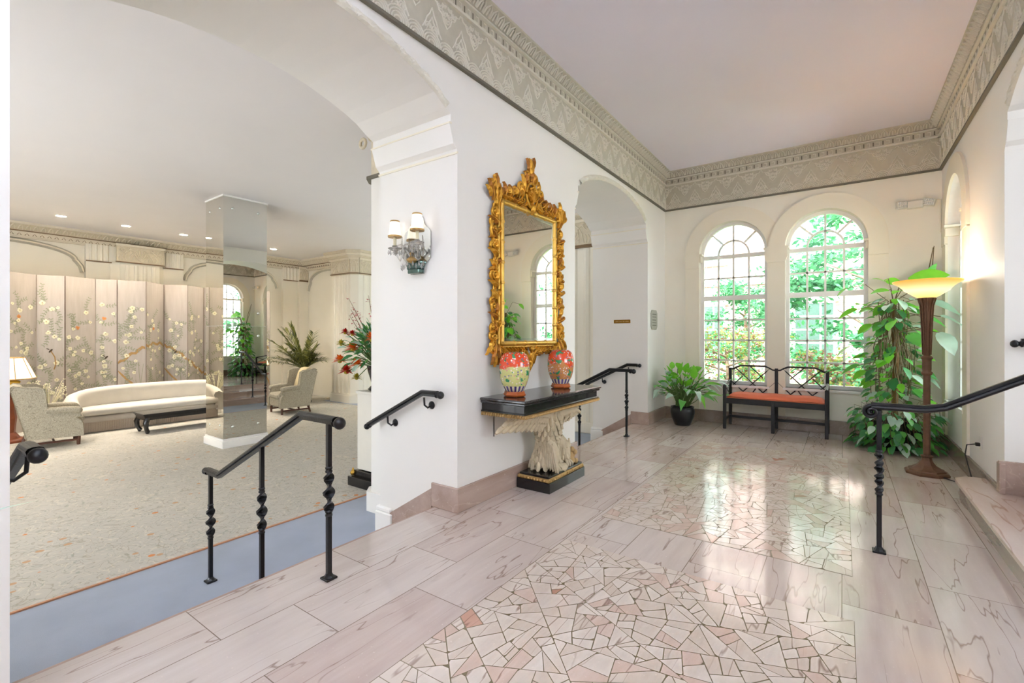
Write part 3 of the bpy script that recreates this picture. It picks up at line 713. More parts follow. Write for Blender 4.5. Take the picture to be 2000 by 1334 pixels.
# ================================================================ LOUNGE decoration
def cornice(name, A, B, nrm, z1=3.6):
    A = Vector(A); B = Vector(B); d = B - A; Ln = d.length; d.normalize(); n3 = Vector(nrm); b = MB()
    prof = [(0, -.28, 0), (.05, -.275, 0), (.05, -.255, 1), (.08, -.25, 0), (.08, -.16, 1), (.13, -.155, 1), (.13, -.135, 2), (.16, -.125, 0), (.30, -.045, 0), (.36, -.04, 1), (.36, 0, 1)]
    for i in range(len(prof) - 1):
        vs = []
        for u in (0, Ln):
            for w_, z, m in prof[i:i + 2]: q = A + d * u + n3 * w_; vs.append((q.x, q.y, z1 + z))
        b.add(vs, [(0, 1, 3, 2)], {0: 0, 1: 1, 2: 2}[prof[i + 1][2]])
    u = .05
    def cr(uu, t, h): q = A + d * uu + n3 * (.16 + .14 * t + h * .5); return (q.x, q.y, z1 - .125 + .08 * t - h * .9)
    def bd(uu, t, h): q = A + d * uu + n3 * (.082 + h); return (q.x, q.y, z1 - .245 + .08 * t)
    while u < Ln - .03:
        b.ribbon([(u - .035, .05), (u - .02, .7), (u, .95), (u + .02, .7), (u + .035, .05)], cr, .008, .014, 1); b.ribbon([(u - .03, .2), (u, .8), (u + .03, .2)], bd, .008, .01, 2); u += .11
    struct(b.build(name, ['lcap', 'lcapline', 'capbrown']))
cornice('trim_10', (-13.6, -4, 0), (-13.6, 8.15, 0), (1, 0, 0)); cornice('trim_11', (-13.6, 8.15, 0), (-11.2, 8.15, 0), (0, -1, 0)); cornice('trim_12', (-5.2, 8.08, 0), (-3.3, 8.08, 0), (0, -1, 0))
def capital(name, A, ud, nrm, w, z0=3.0, z1=3.42):
    """carved capital panel: scrolls at the corners, flowers and a shell fan in the middle"""
    A = Vector(A); ud = Vector(ud); nr = Vector(nrm); b = MB()
    def fn(u, v, h): q = A + ud * u + nr * h; return (q.x, q.y, z0 + v)
    H = z1 - z0
    b.poly([[(0, .02), (w, .02), (w, H), (0, H)]], fn, .03); b.poly([[(-.01, 0), (w + .01, 0), (w + .01, .022), (-.01, .022)]], fn, .045, 2); b.poly([[(-.02, H - .05), (w + .02, H - .05), (w + .02, H), (-.02, H)]], fn, .06, 1)
    f2 = lambda u, v, h: fn(u, v, h + .03)
    def spiral(cx, cy, r, sg):
        b.ribbon([(cx + sg * r * (1 - .75 * i / 20) * math.cos(i / 20 * 4.2 * math.pi * .8 + 1.2), cy + r * (1 - .75 * i / 20) * math.sin(i / 20 * 4.2 * math.pi * .8 + 1.2)) for i in range(21)], f2, .009, .025, 1)
    m = w / 2; s = min(1, w / .95)
    spiral(.11 * s, H - .13, .07 * s, 1); spiral(w - .11 * s, H - .13, .07 * s, -1)
    if w > .5:
        for k in range(-4, 5):
            a = k * .30; b.ribbon([(m, .06), (m + math.sin(a) * .13, .06 + math.cos(a) * .17), (m + math.sin(a) * .17, .06 + math.cos(a) * .25)], f2, .009, .02, 1)
        for sg in (-1, 1):
            b.ribbon([(m + sg * .06, H - .1), (m + sg * .13, H - .15), (m + sg * .2, H - .26), (m + sg * .24, .05)], f2, .009, .02, 1)
            b.ribbon([(m + sg * (w / 2 - .15), H - .2), (m + sg * (w / 2 - .24), H - .11), (m + sg * (w / 2 - .33), H - .18), (m + sg * (w / 2 - .3), .06)], f2, .009, .02, 1)
            for j in range(5):
                a = j * 1.256; b.ribbon([(m + sg * .22, H - .12), (m + sg * .22 + .035 * math.cos(a), H - .12 + .035 * math.sin(a))], f2, .012, .025, 1)
            for j in range(4):
                x = m + sg * (.28 + .06 * j)
                if abs(x - m) < w / 2 - .03: b.ribbon([(x, .05), (x + sg * .02, .13), (x - sg * .01, .2)], f2, .01, .02, 1)
    else:
        b.ribbon([(m - w * .3, .05), (m - w * .32, H - .2), (m - w * .15, H - .1), (m, H - .07), (m + w * .15, H - .1), (m + w * .32, H - .2), (m + w * .3, .05)], f2, .008, .02, 1)
        for k in (-1, 0, 1): b.ribbon([(m, .05), (m + k * w * .14, .2)], f2, .01, .02, 1)
    struct(b.build(name, ['lcap', 'lcapline', 'capbrown']))
def flutes(b, A, ud, nrm, w, n, z0, z1, r=.03, mat=0):
    A = Vector(A); ud = Vector(ud); nr = Vector(nrm)
    for k in range(n):
        u = w * (k + .5) / n; g = w / n * .26
        vs = []
        for z in (z0, z1):
            for du, h in ((-g, 0), (-g * .7, r * .6), (0, r), (g * .7, r * .6), (g, 0)): q = A + ud * (u + du) + nr * h; vs.append((q.x, q.y, z))
        b.add(vs, [(i, i + 1, i + 6, i + 5) for i in range(4)], mat, False)
XBk = -13.6
b = MB()      # pilaster on the lounge back wall
b.box(XBk, XBk + .10, 3.0, 4.85, LF, 2.98); b.box(XBk, XBk + .10, 3.0, 4.85, 3.0, 3.36)
b.poly([[(XBk + .1, 3.42), (XBk + .26, 3.55), (XBk + .26, 4.3), (XBk + .1, 4.43)]], lambda u, v, w_: (u, v, LF + w_), 3.46)
b.box(XBk + .1, XBk + .125, 3.0, 4.85, 2.975, 3.0, 1)
flutes(b, (XBk + .10, 3.03, 0), (0, 1, 0), (1, 0, 0), .38, 4, 3.0, 3.36); flutes(b, (XBk + .10, 4.44, 0), (0, 1, 0), (1, 0, 0), .38, 4, 3.0, 3.36)
flutes(b, (XBk + .26, 3.6, 0), (0, 1, 0), (1, 0, 0), .66, 4, LF, 2.96)
b.box(XBk, XBk + .30, 3.5, 4.35, LF, LF + .2, 0, .02)
struct(b.build('pillar_lounge', ['loungewall', 'capbrown']))
capital('trim_13', (XBk + .27, 3.48, 0), (0, 1, 0), (1, 0, 0), .9)
b = MB(); b.box(XBk, XBk + .10, 7.42, 8.15, LF, 3.36); flutes(b, (XBk + .10, 7.44, 0), (0, 1, 0), (1, 0, 0), .4, 4, 3.0, 3.36); b.box(XBk + .1, XBk + .125, 7.42, 8.15, 2.975, 3.0, 1); b.box(XBk, XBk + .2, 7.86, 8.15, LF, 3.36)
b.box(XBk, XBk + .22, 7.86, 8.15, 2.975, 3.0, 1); struct(b.build('pillar_corner', ['loungewall', 'capbrown'])); capital('trim_14', (XBk + .2, 7.87, 0), (0, 1, 0), (1, 0, 0), .28)
# blind arches on the lounge walls
def blind(name, cfn, c, hw, zt, zs):
    b = MB(); pts = [(c - hw, zs - .25), (c - hw + .03, zs - .12), (c - hw + .1, zs - .02), (c - hw + .12, zs)] + [(c + hw * .9 * math.cos(a), zs + (zt - zs) * math.sin(a)) for a in [math.pi - math.pi * i / 24 for i in range(25)]] + [(c + hw - .12, zs), (c + hw - .1, zs - .02), (c + hw - .03, zs - .12), (c + hw, zs - .25)]
    b.ribbon(pts, cfn, .05, .06, 0); b.ribbon(pts, lambda u, v, h: cfn(u, v, h + .03), .02, .05, 1); struct(b.build(name, ['friezeground', 'lcapline']))
bk = lambda u, v, h: (XBk + .002 + h, u, v)
blind('trim_15', bk, 1.75, 1.22, 3.28, 2.98); blind('trim_16', bk, 6.1, 1.18, 3.28, 2.98)
blind('trim_17', lambda u, v, h: (u, 8.148 - h, v), -12.4, .95, 3.30, 2.95)
# chamfered pier at the end of the lounge
b = MB(); pz = [(-11.55, 8.3), (-11.55, 7.72), (-10.72, 7.72), (-10.55, 7.86), (-10.55, 8.95), (-11.55, 8.95)]
b.poly([pz], lambda u, v, w_: (u, v, LF + w_), 4.06)
def off(p, k): cx, cy = -11.05, 8.3; return [(cx + (x - cx) * (1 + k), cy + (y - cy) * (1 + k)) for x, y in p]
b.poly([off(pz, .06)], lambda u, v, w_: (u, v, LF + w_), .2); b.poly([off(pz, .035)], lambda u, v, w_: (u, v, LF + .2 + w_), .05); b.poly([off(pz, .05)], lambda u, v, w_: (u, v, 3.42 + w_), .18, 1)
b.poly([off(pz, .02)], lambda u, v, w_: (u, v, 2.972 + w_), .026, 1)
flutes(b, (-11.5, 7.72, 0), (1, 0, 0), (0, -1, 0), .74, 4, LF + .25, 2.97, .03); flutes(b, (-10.55, 7.95, 0), (0, 1, 0), (1, 0, 0), .6, 3, LF + .25, 2.97, .035)
struct(b.build('pillar_end', ['loungewall', 'lcap']))
capital('trim_18', (-11.55, 7.72, 0), (1, 0, 0), (0, -1, 0), .82); capital('trim_19', (-10.55, 7.88, 0), (0, 1, 0), (1, 0, 0), .8); capital('trim_20', (-10.72, 7.72, 0), (.772, .636, 0), (.636, -.772, 0), .22)
b = MB()
cornv = [(-11.6, 7.50), (-10.62, 7.50), (-10.32, 7.74), (-10.32, 9.0), (-11.6, 9.0)]
b.poly([cornv], lambda u, v, w_: (u, v, 3.53 + w_), .07); b.poly([off(cornv, -.06)], lambda u, v, w_: (u, v, 3.47 + w_), .06, 1); b.poly([off(cornv, -.14)], lambda u, v, w_: (u, v, 3.42 + w_), .05)
struct(b.build('trim_21', ['lcap', 'lcapline']))
# pilaster seen through the second arch
b = MB(); b.box(-4.6, -3.72, 7.92, 8.1, LF, 3.36); flutes(b, (-4.55, 7.92, 0), (1, 0, 0), (0, -1, 0), .8, 3, LF + .2, 2.97, .05); b.box(-4.62, -3.70, 7.86, 8.1, LF, LF + .2, 0, .015); b.box(-4.62, -3.7, 7.88, 8.1, 2.98, 3.01, 1)
struct(b.build('pillar_fluted', ['loungewall', 'capbrown'])); capital('trim_22', (-4.6, 7.90, 0), (1, 0, 0), (0, -1, 0), .88, 3.01, 3.5)
# lounge side of the pier between the two arches
b = MB()
for (y0, y1) in ((3.12, 4.17), (-1.2, -.15)):
    pq = [(-3.3, y0), (-3.98, y0), (-4.08, y0 + .1), (-4.08, y1 - .1), (-3.98, y1), (-3.3, y1)]
    b.poly([pq], lambda u, v, w_: (u, v, LF + w_), 3.43); pc = [(-3.3, y0 - .03), (-4.02, y0 - .03), (-4.12, y0 + .08), (-4.12, y1 - .08), (-4.02, y1 + .03), (-3.3, y1 + .03)]
    b.poly([pc], lambda u, v, w_: (u, v, LF + w_), .2); b.poly([pc], lambda u, v, w_: (u, v, 2.96 + w_), .03, 1); b.poly([pq], lambda u, v, w_: (u, v, 2.99 + w_), .45, 2)
    b.poly([pc], lambda u, v, w_: (u, v, 3.42 + w_), .18, 2)
    b.tube([(-4.09 - .045 * math.cos(a), y0 - .02, 3.35 + .045 * math.sin(a)) for a in [i * math.pi / 5 for i in range(10)]], .018, 6, 2, closed=True)
struct(b.build('pillar_pier', ['wall', 'friezedark', 'lcap']))
# mirror-clad column
b = MB(); cx0, cx1, cy0, cy1 = -8.72, -8.05, 3.46, 4.14
b.box(cx0 + .006, cx1 - .006, cy0 + .006, cy1 - .006, LF, 3.6, 0)
col = struct(b.build('column', 'trim'))
for (nm, q) in (('mirror_panel', (cx1 - .006, cx1, cy0, cy1)), ('mirror_panel', (cx0, cx1 - .0065, cy0, cy0 + .006)), ('mirror_panel', (cx0, cx1 - .0065, cy1 - .006, cy1)), ('mirror_panel', (cx0, cx0 + .006, cy0 + .0065, cy1 - .0065))):
    for z0, z1 in ((LF + .155, 1.50), (1.506, 3.575)):
        p = MB(); p.box(*q, z0, z1); p.build(nm, 'colmirror', col)
p = MB(); p.box(cx0 - .03, cx1 + .03, cy0 - .03, cy1 + .03, LF, LF + .12, 0, .008); p.box(cx0 - .015, cx1 + .015, cy0 - .015, cy1 + .015, LF + .12, LF + .15, 0, .005); p.box(cx0 - .012, cx1 + .012, cy0 - .012, cy1 + .012, 3.575, 3.6); p.build('plinth', 'trim', col)
for (y, z) in [(cy0 + .14, 3.4), (cy1 - .14, 3.4), (cy0 + .14, 1.72), (cy1 - .14, 1.72), (cy0 + .14, 1.34), (cy1 - .14, 1.34), (cy0 + .14, -.13), (cy1 - .14, -.13)]:
    p = MB(); p.X = T(cx1, y, z) @ RY(R(90)); p.lathe([(.022, 0), (.022, .004), (.012, .010), (.001, .012)], 12); p.build('rosette', 'bevel', col)
for (x, z) in [(cx0 + .14, 3.4), (cx1 - .14, 3.4), (cx0 + .14, -.13), (cx1 - .14, -.1)]:
    p = MB(); p.X = T(x, cy0, z) @ RX(R(90)); p.lathe([(.022, 0), (.022, .004), (.012, .010), (.001, .012)], 12); p.build('rosette', 'bevel', col)
_a = R(-1.5); _c = Vector(((cx0 + cx1) / 2, (cy0 + cy1) / 2, 0)); col.rotation_euler = (0, 0, _a); col.location = _c - Matrix.Rotation(_a, 3, 'Z') @ _c
# ================================================================ OUTSIDE
b = MB(); b.box(-30, 30, 10.2, 45, -.5, -.3); b.box(-2.6, 30, 8.1, 10.2, -.5, -.3); b.box(5.6, 30, 5.6, 8.1, -.5, -.3); struct(b.build('ground', 'lawn'))
bl = thing('brick_building', 'pale pink brick building beyond the lawn, seen through both windows', 'building', (-9, 19.0, -.3))
b = MB(); b.box(-9, 14, 0, 4, 0, 11); b.box(2.2, 3.1, -.3, 0, 0, 11); b.box(-9, 14, -.12, 0, 3.5, 3.7, 1); b.box(-9, 14, -.15, 0, 7.6, 7.8, 1); b.build('wall', ['brick', 'surround'], bl)
for x, z in ((4.2, 4.4), (7.6, 4.4), (1.0, 4.4), (4.2, .9), (7.6, .9), (1.0, .9)):
    p = MB(); p.box(x, x + 1.2, -.05, .02, z, z + 1.9, 0); p.box(x - .12, x + 1.32, -.14, .02, z + 1.9, z + 2.1, 0); p.box(x - .1, x + 1.3, -.14, .02, z - .12, z, 0); f = p.build('window', 'trim', bl)
    p = MB()
    for i in range(3):
        for j in range(4): p.box(x + .06 + i * .38, x + .38 + i * .38, -.07, -.051, z + .06 + j * .46, z + .46 + j * .46)
    p.build('pane', 'plateglass', f)
def tree(name, x, y, h, rx, n, mats, label, cat, z0=-.3, base=.2, cone=False, lf=.16, seed=1, grp=None):
    rnd = random.Random(seed); t = thing(name, label, cat, (x, y, z0), 0, grp)
    b = MB(); b.tube([(0, 0, 0), (.05, 0, h * .4), (-.03, .02, h * .8)], [.05 * h ** .7, .035 * h ** .7, .01], 8)
    for i in range(9): a = i * 2.4; zz = h * (.25 + .06 * i); b.tube([(0, 0, zz), (math.cos(a) * rx * .5, math.sin(a) * rx * .5, zz + .15 * h * (0 if cone else 1) * .6)], [.03, .008], 6)
    b.build('trunk', 'trunk', t)
    f = MB(); cl = []
    for i in range(int(30 + rx * 18)):
        zz = rnd.uniform(base, 1); a = rnd.uniform(0, 6.28); rr = rx * ((1.05 - zz) if cone else math.sqrt(max(.05, 1 - (2 * zz - 1.05) ** 2))) * rnd.uniform(.35, 1); cl.append((math.cos(a) * rr, math.sin(a) * rr, zz * h, rnd.uniform(.16, .34) * (rx ** .5)))
    for i in range(n):
        c = rnd.choice(cl); v = Vector((rnd.gauss(0, 1), rnd.gauss(0, 1), rnd.gauss(0, .5))); p = Vector(c[:3]) + v * c[3] * .6
        d = Vector((rnd.gauss(0, 1), rnd.gauss(0, 1), rnd.gauss(-.2, .5))).normalized(); s = d.orthogonal().normalized(); s = Matrix.Rotation(rnd.uniform(0, 6), 3, d) @ s; l = lf * rnd.uniform(.6, 1.3)
        f.add([p, p + d * l * .5 + s * l * .25, p + d * l, p + d * l * .5 - s * l * .25], [(0, 1, 2, 3)], rnd.choice(range(len(mats))))
    f.build('foliage', mats, t); return t
tree('conifer_tree', .6, 12.6, 5.6, 1.9, 9000, ['treegreen', 'treegreen', 'treedark'], 'tall feathery green tree filling the upper half of the window behind the bench', 'tree', seed=2, cone=False, lf=.15, base=.12)
tree('conifer_tree', -2.4, 15.6, 3.3, 1.3, 5000, ['treegreen', 'treedark'], 'lower rounded green tree between the two windows, in front of the brick building', 'tree', seed=3, lf=.13, base=.1)
tree('flowering_shrub', -2.1, 11.2, 1.75, 1.0, 4200, ['treeyellow', 'treeyellow', 'treegreen', 'treered'], 'yellow-green shrub low outside the window above the potted plant', 'shrub', seed=4, lf=.085, base=.05)
tree('garden_shrub', -.3, 9.8, 1.3, .75, 3800, ['treegreen', 'treered', 'treeyellow'], 'reddish and green shrub low outside the window above the bench', 'shrub', seed=5, lf=.085, base=.05)
tree('garden_shrub', 1.9, 10.0, 1.6, .65, 2600, ['treegreen', 'treedark'], 'dark green bush outside, behind the climbing plant', 'shrub', seed=6, lf=.1, base=.05)
tree('conifer_tree', 4.6, 9.6, 5.0, 1.6, 3500, ['treegreen', 'treedark'], 'green tree outside the narrow side window', 'tree', seed=7, lf=.15, base=.12)
# ================================================================ HANDRAILS
def twisted_post(b, x, y, z0, z1, s=.013):
    b.box(x - .034, x + .034, y - .034, y + .034, z0, z0 + .012, bev=.003); b.lathe([(.03, .012), (.022, .022), (.017, .034), (.0, .035)], 8, (x, y, z0), smooth=False)
    L = z1 - z0; a, c = z0 + L * .42, z0 + L * .70
    b.box(x - s, x + s, y - s, y + s, z0 + .012, a, bev=.003); b.box(x - s, x + s, y - s, y + s, c, z1, bev=.003)
    for z in (a, c):
        b.lathe([(.012, -.02), (.02, -.014), (.02, -.006), (.015, 0), (.02, .006), (.02, .014), (.012, .02)], 10, (x, y, z))
    n = 44; vs = []
    for i in range(n + 1):
        t = i / n; z = a + (c - a) * t; q = t * math.pi * 3.0; wd = .010 + .023 * abs(math.sin(t * math.pi * 3)) ** .7 * (1 if .3 < t < .7 else .8); th = .0085
        for u, v in ((-wd, -th), (wd, -th), (wd, th), (-wd, th)): vs.append((x + u * math.cos(q) - v * math.sin(q), y + u * math.sin(q) + v * math.cos(q), z))
    b.add(vs, [(i * 4 + k, i * 4 + (k + 1) % 4, i * 4 + 4 + (k + 1) % 4, i * 4 + 4 + k) for i in range(n) for k in range(4)], 0, False)
RP = [(-.026, -.006), (-.028, .004), (-.022, .014), (-.010, .019), (.010, .019), (.022, .014), (.028, .004), (.026, -.006), (.013, -.010), (.013, -.026), (-.013, -.026), (-.013, -.010)]
def knob(o, p, d, r=.034):
    b = MB(); d = Vector(d).normalized(); b.X = T(*p) @ d.to_track_quat('Z', 'Y').to_matrix().to_4x4()
    b.lathe([(.024, -.01), (.026, 0), (.018, .006), (.018, .010)], 14); b.lathe([(max(.001, r * math.sin(q)), .008 + r * .9 * (1 - math.cos(q))) for q in [i * math.pi / 10 for i in range(1, 11)]], 16); b.lathe([(.010, r * 1.75), (.013, r * 1.9), (.001, r * 2.05)], 10)
    return b.build('knob', 'iron', o)
def step_rail(cy, label, zoff=0, x0=-2.33):
    t = thing('handrail', label, 'handrail', (0, cy, 0), 0, 'iron handrails at the arches')
    path = [(x0 + .07, 0, .885), (-2.60, 0, .885), (-3.66, 0, .350), (-3.86, 0, .350)]
    b = MB(); b.sweep(path, RP, side=(0, 1, 0)); b.build('rail', 'iron', t)
    for x, z0, z1 in ((x0, 0, .865), (-3.06, -.306, .635), (-3.80, LF, .33)): b = MB(); twisted_post(b, x, 0, z0, z1); b.build('post', 'iron', t)
    knob(t, (x0 + .06, 0, .872), (1, 0, 0)); knob(t, (-3.85, 0, .34), (-1, 0, 0), .026); return t
step_rail(1.54, 'black iron handrail with three twisted posts in the near arch')
r2 = step_rail(6.0, 'black iron handrail with twisted posts in the far arch, behind the console table', x0=-2.36)
def wall_rail(y, sg, label, xa=-2.53, xb=-3.34):
    """rail fixed to the reveal; sg = side of the wall (+1: wall lies towards +y)"""
    t = thing('wall_handrail', label, 'handrail', (0, y, 0), 0, 'iron handrails fixed to the reveals'); g = -sg * .085
    b = MB(); b.sweep([(xa, g, .905), (xa - .16, g, .905), (xb, g, .585)], RP, side=(0, 1, 0)); b.build('rail', 'iron', t); knob(t, (xa, g, .895), (1, 0, 0), .03); knob(t, (xb, g, .575), (-.9, 0, -.45), .027)
    for x, z in ((xa - .14, .815), (xb + .24, .63)):
        b = MB(); b.tube([(x, 0, z - .02), (x, g * .55, z - .035), (x, g * .95, z - .01), (x, g, z + .05)], .008, 8); b.X = T(x, 0, z - .02) @ RX(R(90) * sg); b.lathe([(.032, 0), (.032, .006), (.018, .018), (.001, .022)], 14); b.build('bracket', 'iron', t)
    return t
wall_rail(A1 + 1.175, 1, 'short black handrail on the white reveal under the crystal sconce')
wall_rail(A2 + 1.175, 1, 'black handrail on the cream reveal below the brass nameplate')
wall_rail(A1 - 1.175, -1, 'black rail end with a turned ball, close at the left edge of the picture', -2.52)
def right_rail():
    t = thing('handrail', 'black iron handrail with scroll end and twisted post beside the floor lamp', 'handrail', (0, 3.706, 0), 0)
    b = MB(); b.sweep([(.145, 0, .905), (.40, 0, .905), (.49, 0, .925), (1.15, 0, 1.30), (1.9, 0, 1.72)], RP, side=(0, 1, 0)); b.build('rail', 'iron', t)
    b = MB(); n = 34; pts = []
    for i in range(n + 1): a = math.pi / 2 + i / n * 4.1 * math.pi * .8; r = .040 * (1 - .8 * i / n); pts.append((.145 + r * math.cos(a) - .0, 0, .872 + r * math.sin(a)))
    for w_ in (-.017, 0, .017): b.tube([(p[0], w_ * (1 + .5 * i / n), p[2]) for i, p in enumerate(pts)], [.012 - .004 * i / n for i in range(n + 1)], 8)
    b.ball((.145, 0, .872), .012, 0, 10, 1, 2.2, 1); b.build('scroll', 'iron', t)
    b = MB(); twisted_post(b, .185, 0, 0, .885); b.build('post', 'iron', t)
    b = MB(); twisted_post(b, 1.45, 0, .465, 1.44); b.build('post', 'iron', t)
right_rail()
t = thing('wall_handrail', 'black rail end on the pale reveal at the right edge, above the stair', 'handrail', (1.05, A3 + 1.175, 1.30))
b = MB(); b.sweep([(0.02, -.08, .0), (.14, -.08, .0), (1.0, -.08, .50)], RP, side=(0, 1, 0)); b.build('rail', 'iron', t); knob(t, (.02, -.08, -.012), (-1, 0, 0), .028)
b = MB(); b.tube([(.2, 0, -.08), (.2, -.06, -.09), (.2, -.08, .02)], .008, 8); b.build('bracket', 'iron', t)
# ================================================================ CONSOLE TABLE WITH EAGLE
t = thing('console_table', 'dark stone-topped console held up by a carved pale eagle on a black plinth', 'console table', (XL, 3.62, 0))
y0, y1, dx = -.68, .68, .45
b = MB(); b.box(.002, dx, y0, y1, .826, .85, bev=.008); b.box(.002, dx - .012, y0 + .012, y1 - .012, .806, .828, bev=.006); b.build('tabletop', 'granite', t)
b = MB(); b.box(.002, dx - .035, y0 + .035, y1 - .035, .745, .806); b.box(.002, dx - .02, y0 + .02, y1 - .02, .735, .748, bev=.004); b.build('apron', 'lacquer', t)
b = MB()
def rope(p, q, n, r=.013):
    P, Q = Vector(p), Vector(q)
    for i in range(n):
        c = P.lerp(Q, (i + .5) / n); d = (Q - P).normalized(); m = T(*c) @ d.to_track_quat('X', 'Z').to_matrix().to_4x4() @ RX(.35); o = b.X; b.X = o @ m @ RY(.5); b.box(-(Q - P).length / n * .36, (Q - P).length / n * .36, -r, r, -r, r, 0, .004); b.X = o
rope((dx - .02, y0 + .02, .722), (dx - .02, y1 - .02, .722), 58); rope((.01, y0 + .02, .722), (dx - .02, y0 + .02, .722), 18); rope((.01, y1 - .02, .722), (dx - .02, y1 - .02, .722), 18)
b.box(.002, dx - .028, y0 + .028, y1 - .028, .710, .735); b.build('gadroon_edge', 'antique', t)
b = MB(); by0, by1 = -.19, .47
b.box(.03, .37, by0, by1, 0, .088, bev=.003); b.box(.05, .35, by0 + .02, by1 - .02, .118, .138, bev=.003); pl = b.build('plinth', 'lacquer', t)
b = MB(); b.box(.035, .365, by0 + .005, by1 - .005, .088, .120, bev=.008)
for k in range(19): b.ball((.366, by0 + .03 + k * (by1 - by0 - .06) / 18, .104), .015, 0, 8, .5, 1, .8)
for k in range(10): b.ball((.05 + k * .033, by0 + .003, .104), .015, 0, 8, 1, .5, .8)
b.build('carved_band', 'antique', pl)
eg = MB(); rnd = random.Random(11); ec = Vector((.19, .13, 0))
# rock
for i in range(26): a = rnd.uniform(0, 6.28); r = rnd.uniform(0, 1); eg.ball((ec.x + math.cos(a) * r * .12, ec.y + math.sin(a) * r * .22, .15 + rnd.uniform(0, .05) * (1 - r)), rnd.uniform(.04, .07), 0, 8, 1, 1.2, .7)
# body: leaning torso from legs up to the shoulders
sp = [(.17, .10, .17, .13, .17), (.17, .09, .22, .125, .165), (.18, .08, .30, .10, .125), (.19, .07, .38, .08, .095), (.20, .065, .46, .078, .095), (.205, .065, .54, .095, .125), (.20, .08, .61, .10, .14), (.21, .09, .66, .085, .11), (.23, .11, .69, .06, .07)]
vs = []; n = 18
for (x, y, z, rx, ry) in sp:
    for k in range(n): a = 2 * math.pi * k / n; vs.append((x + rx * math.cos(a), y + ry * math.sin(a), z))
eg.add(vs, [(i * n + k, i * n + (k + 1) % n, (i + 1) * n + (k + 1) % n, (i + 1) * n + k) for i in range(len(sp) - 1) for k in range(n)], 0, True)
def feather(p, d, up, L, w_, th=.006, mat=0):
    p = Vector(p); d = Vector(d).normalized(); up = Vector(up); s = d.cross(up).normalized(); u = s.cross(d).normalized(); vs = []
    prof = [(0, .45), (.25, .85), (.55, 1), (.8, .85), (.95, .45), (1.0, .08)]
    for t_, k in prof: c = p + d * L * t_ - u * L * .10 * t_ * t_; vs += [c + s * w_ * k * .5, c + u * th * 1.6, c - s * w_ * k * .5, c - u * th]
    eg.add(vs, [(i * 4 + k, i * 4 + (k + 1) % 4, i * 4 + 4 + (k + 1) % 4, i * 4 + 4 + k) for i in range(len(prof) - 1) for k in range(4)], mat, False)
def spine(z):
    for i in range(len(sp) - 1):
        if sp[i][2] <= z <= sp[i + 1][2]: f = (z - sp[i][2]) / (sp[i + 1][2] - sp[i][2]); return [a + (c - a) * f for a, c in zip(sp[i], sp[i + 1])]
    return sp[-1]
z = .66; row = 0
while z > .20:
    x, y, _, rx, ry = spine(z); m = 13
    for k in range(m):
        a = 2 * math.pi * (k + .5 * (row % 2)) / m; nrm = Vector((math.cos(a), math.sin(a), .15)); feather((x + rx * .96 * math.cos(a), y + ry * .96 * math.sin(a), z), (math.cos(a) * .34, math.sin(a) * .34, -1), nrm, .085, .046, .012)
    z -= .044; row += 1
# thighs, shanks, talons, tail
for sg in (-1, 1):
    eg.tube([(.24, .10 + sg * .09, .40), (.29, .11 + sg * .11, .32), (.30, .12 + sg * .10, .25), (.30, .12 + sg * .10, .19)], [.05, .062, .045, .026], 10)
    for j in range(14): a = rnd.uniform(-1.6, 1.6); zz = rnd.uniform(.27, .40); feather((.28 + .05 * math.cos(a), .11 + sg * .10 + .05 * math.sin(a), zz), (.25 * math.cos(a), .2 * math.sin(a), -1), (math.cos(a), math.sin(a), 0), .07, .03, .006)
    for j in (-1, 0, 1): yy = .12 + sg * .10; eg.tube([(.30, yy, .185), (.325, yy + j * .028, .195), (.345, yy + j * .045, .17), (.35, yy + j * .05, .145)], [.015, .017, .012, .003], 7)
for j in range(9): feather((.10, .02 + j * .018, .36), (-.05, (j - 4) * .035, -1), (-1, 0, 0), .2, .045)
for j in range(9): feather((.19 + j * .016, -.03 - .002 * j, .42 - .005 * j), ((j - 3) * .05, -.12, -1), (0, -1, 0), .24, .04)
# neck and head turned along the wall
eg.tube([(.22, .12, .60), (.26, .17, .64), (.31, .23, .655), (.345, .28, .65)], [.07, .058, .048, .038], 12); eg.tube([(.345, .275, .655), (.37, .32, .65), (.382, .345, .63), (.383, .35, .612)], [.034, .02, .014, .002], 8)
for j in range(34): a = rnd.uniform(0, 6.28); q = rnd.random(); c = Vector((.22, .12, .60)).lerp(Vector((.33, .26, .652)), q); feather(c + Vector((math.cos(a) * .05, 0, math.sin(a) * .05)), (-.3 * math.cos(a), -.5, -.8), (math.cos(a), -.2, math.sin(a)), .05, .03, .005)
# wings
def wing(sg, tip, mid, root=(.19, .07, .64)):
    Rt, Md, Tp = Vector(root), Vector(mid), Vector(tip); ln = []
    for i in range(15): t_ = i / 14; ln.append((Rt * (1 - t_) ** 2 + Md * 2 * t_ * (1 - t_) + Tp * t_ * t_))
    eg.tube(ln, [.075 - .045 * i / 14 for i in range(15)], 8, 0, flat=.75)
    for tier, (L, w_, lift, dn) in enumerate(((.19, .056, -.02, 0), (.13, .05, .0, .016), (.085, .044, .018, .032), (.055, .036, .03, .046))):
        m = 12 + tier * 3
        for i in range(m):
            t_ = (i + .5) / m; f = t_ * 14; k = min(13, int(f)); p = ln[k].lerp(ln[k + 1], f - k); out_ = Vector((0, sg, 0)) * (.15 + .95 * t_) + Vector((0, 0, -1)) * (1.0 - .55 * t_) + Vector((-.10, 0, 0))
            feather(p + Vector((dn + .02, 0, lift)), out_, (1, -sg * .1, .25), L * (.8 + .35 * t_) * (.9 if sg > 0 else 1), w_, .012)
wing(-1, (.16, -.50, .675), (.34, -.20, .735)); wing(1, (.25, .42, .690), (.33, .26, .72))
b = eg.build('eagle', 'stone', t)
c2 = MB()
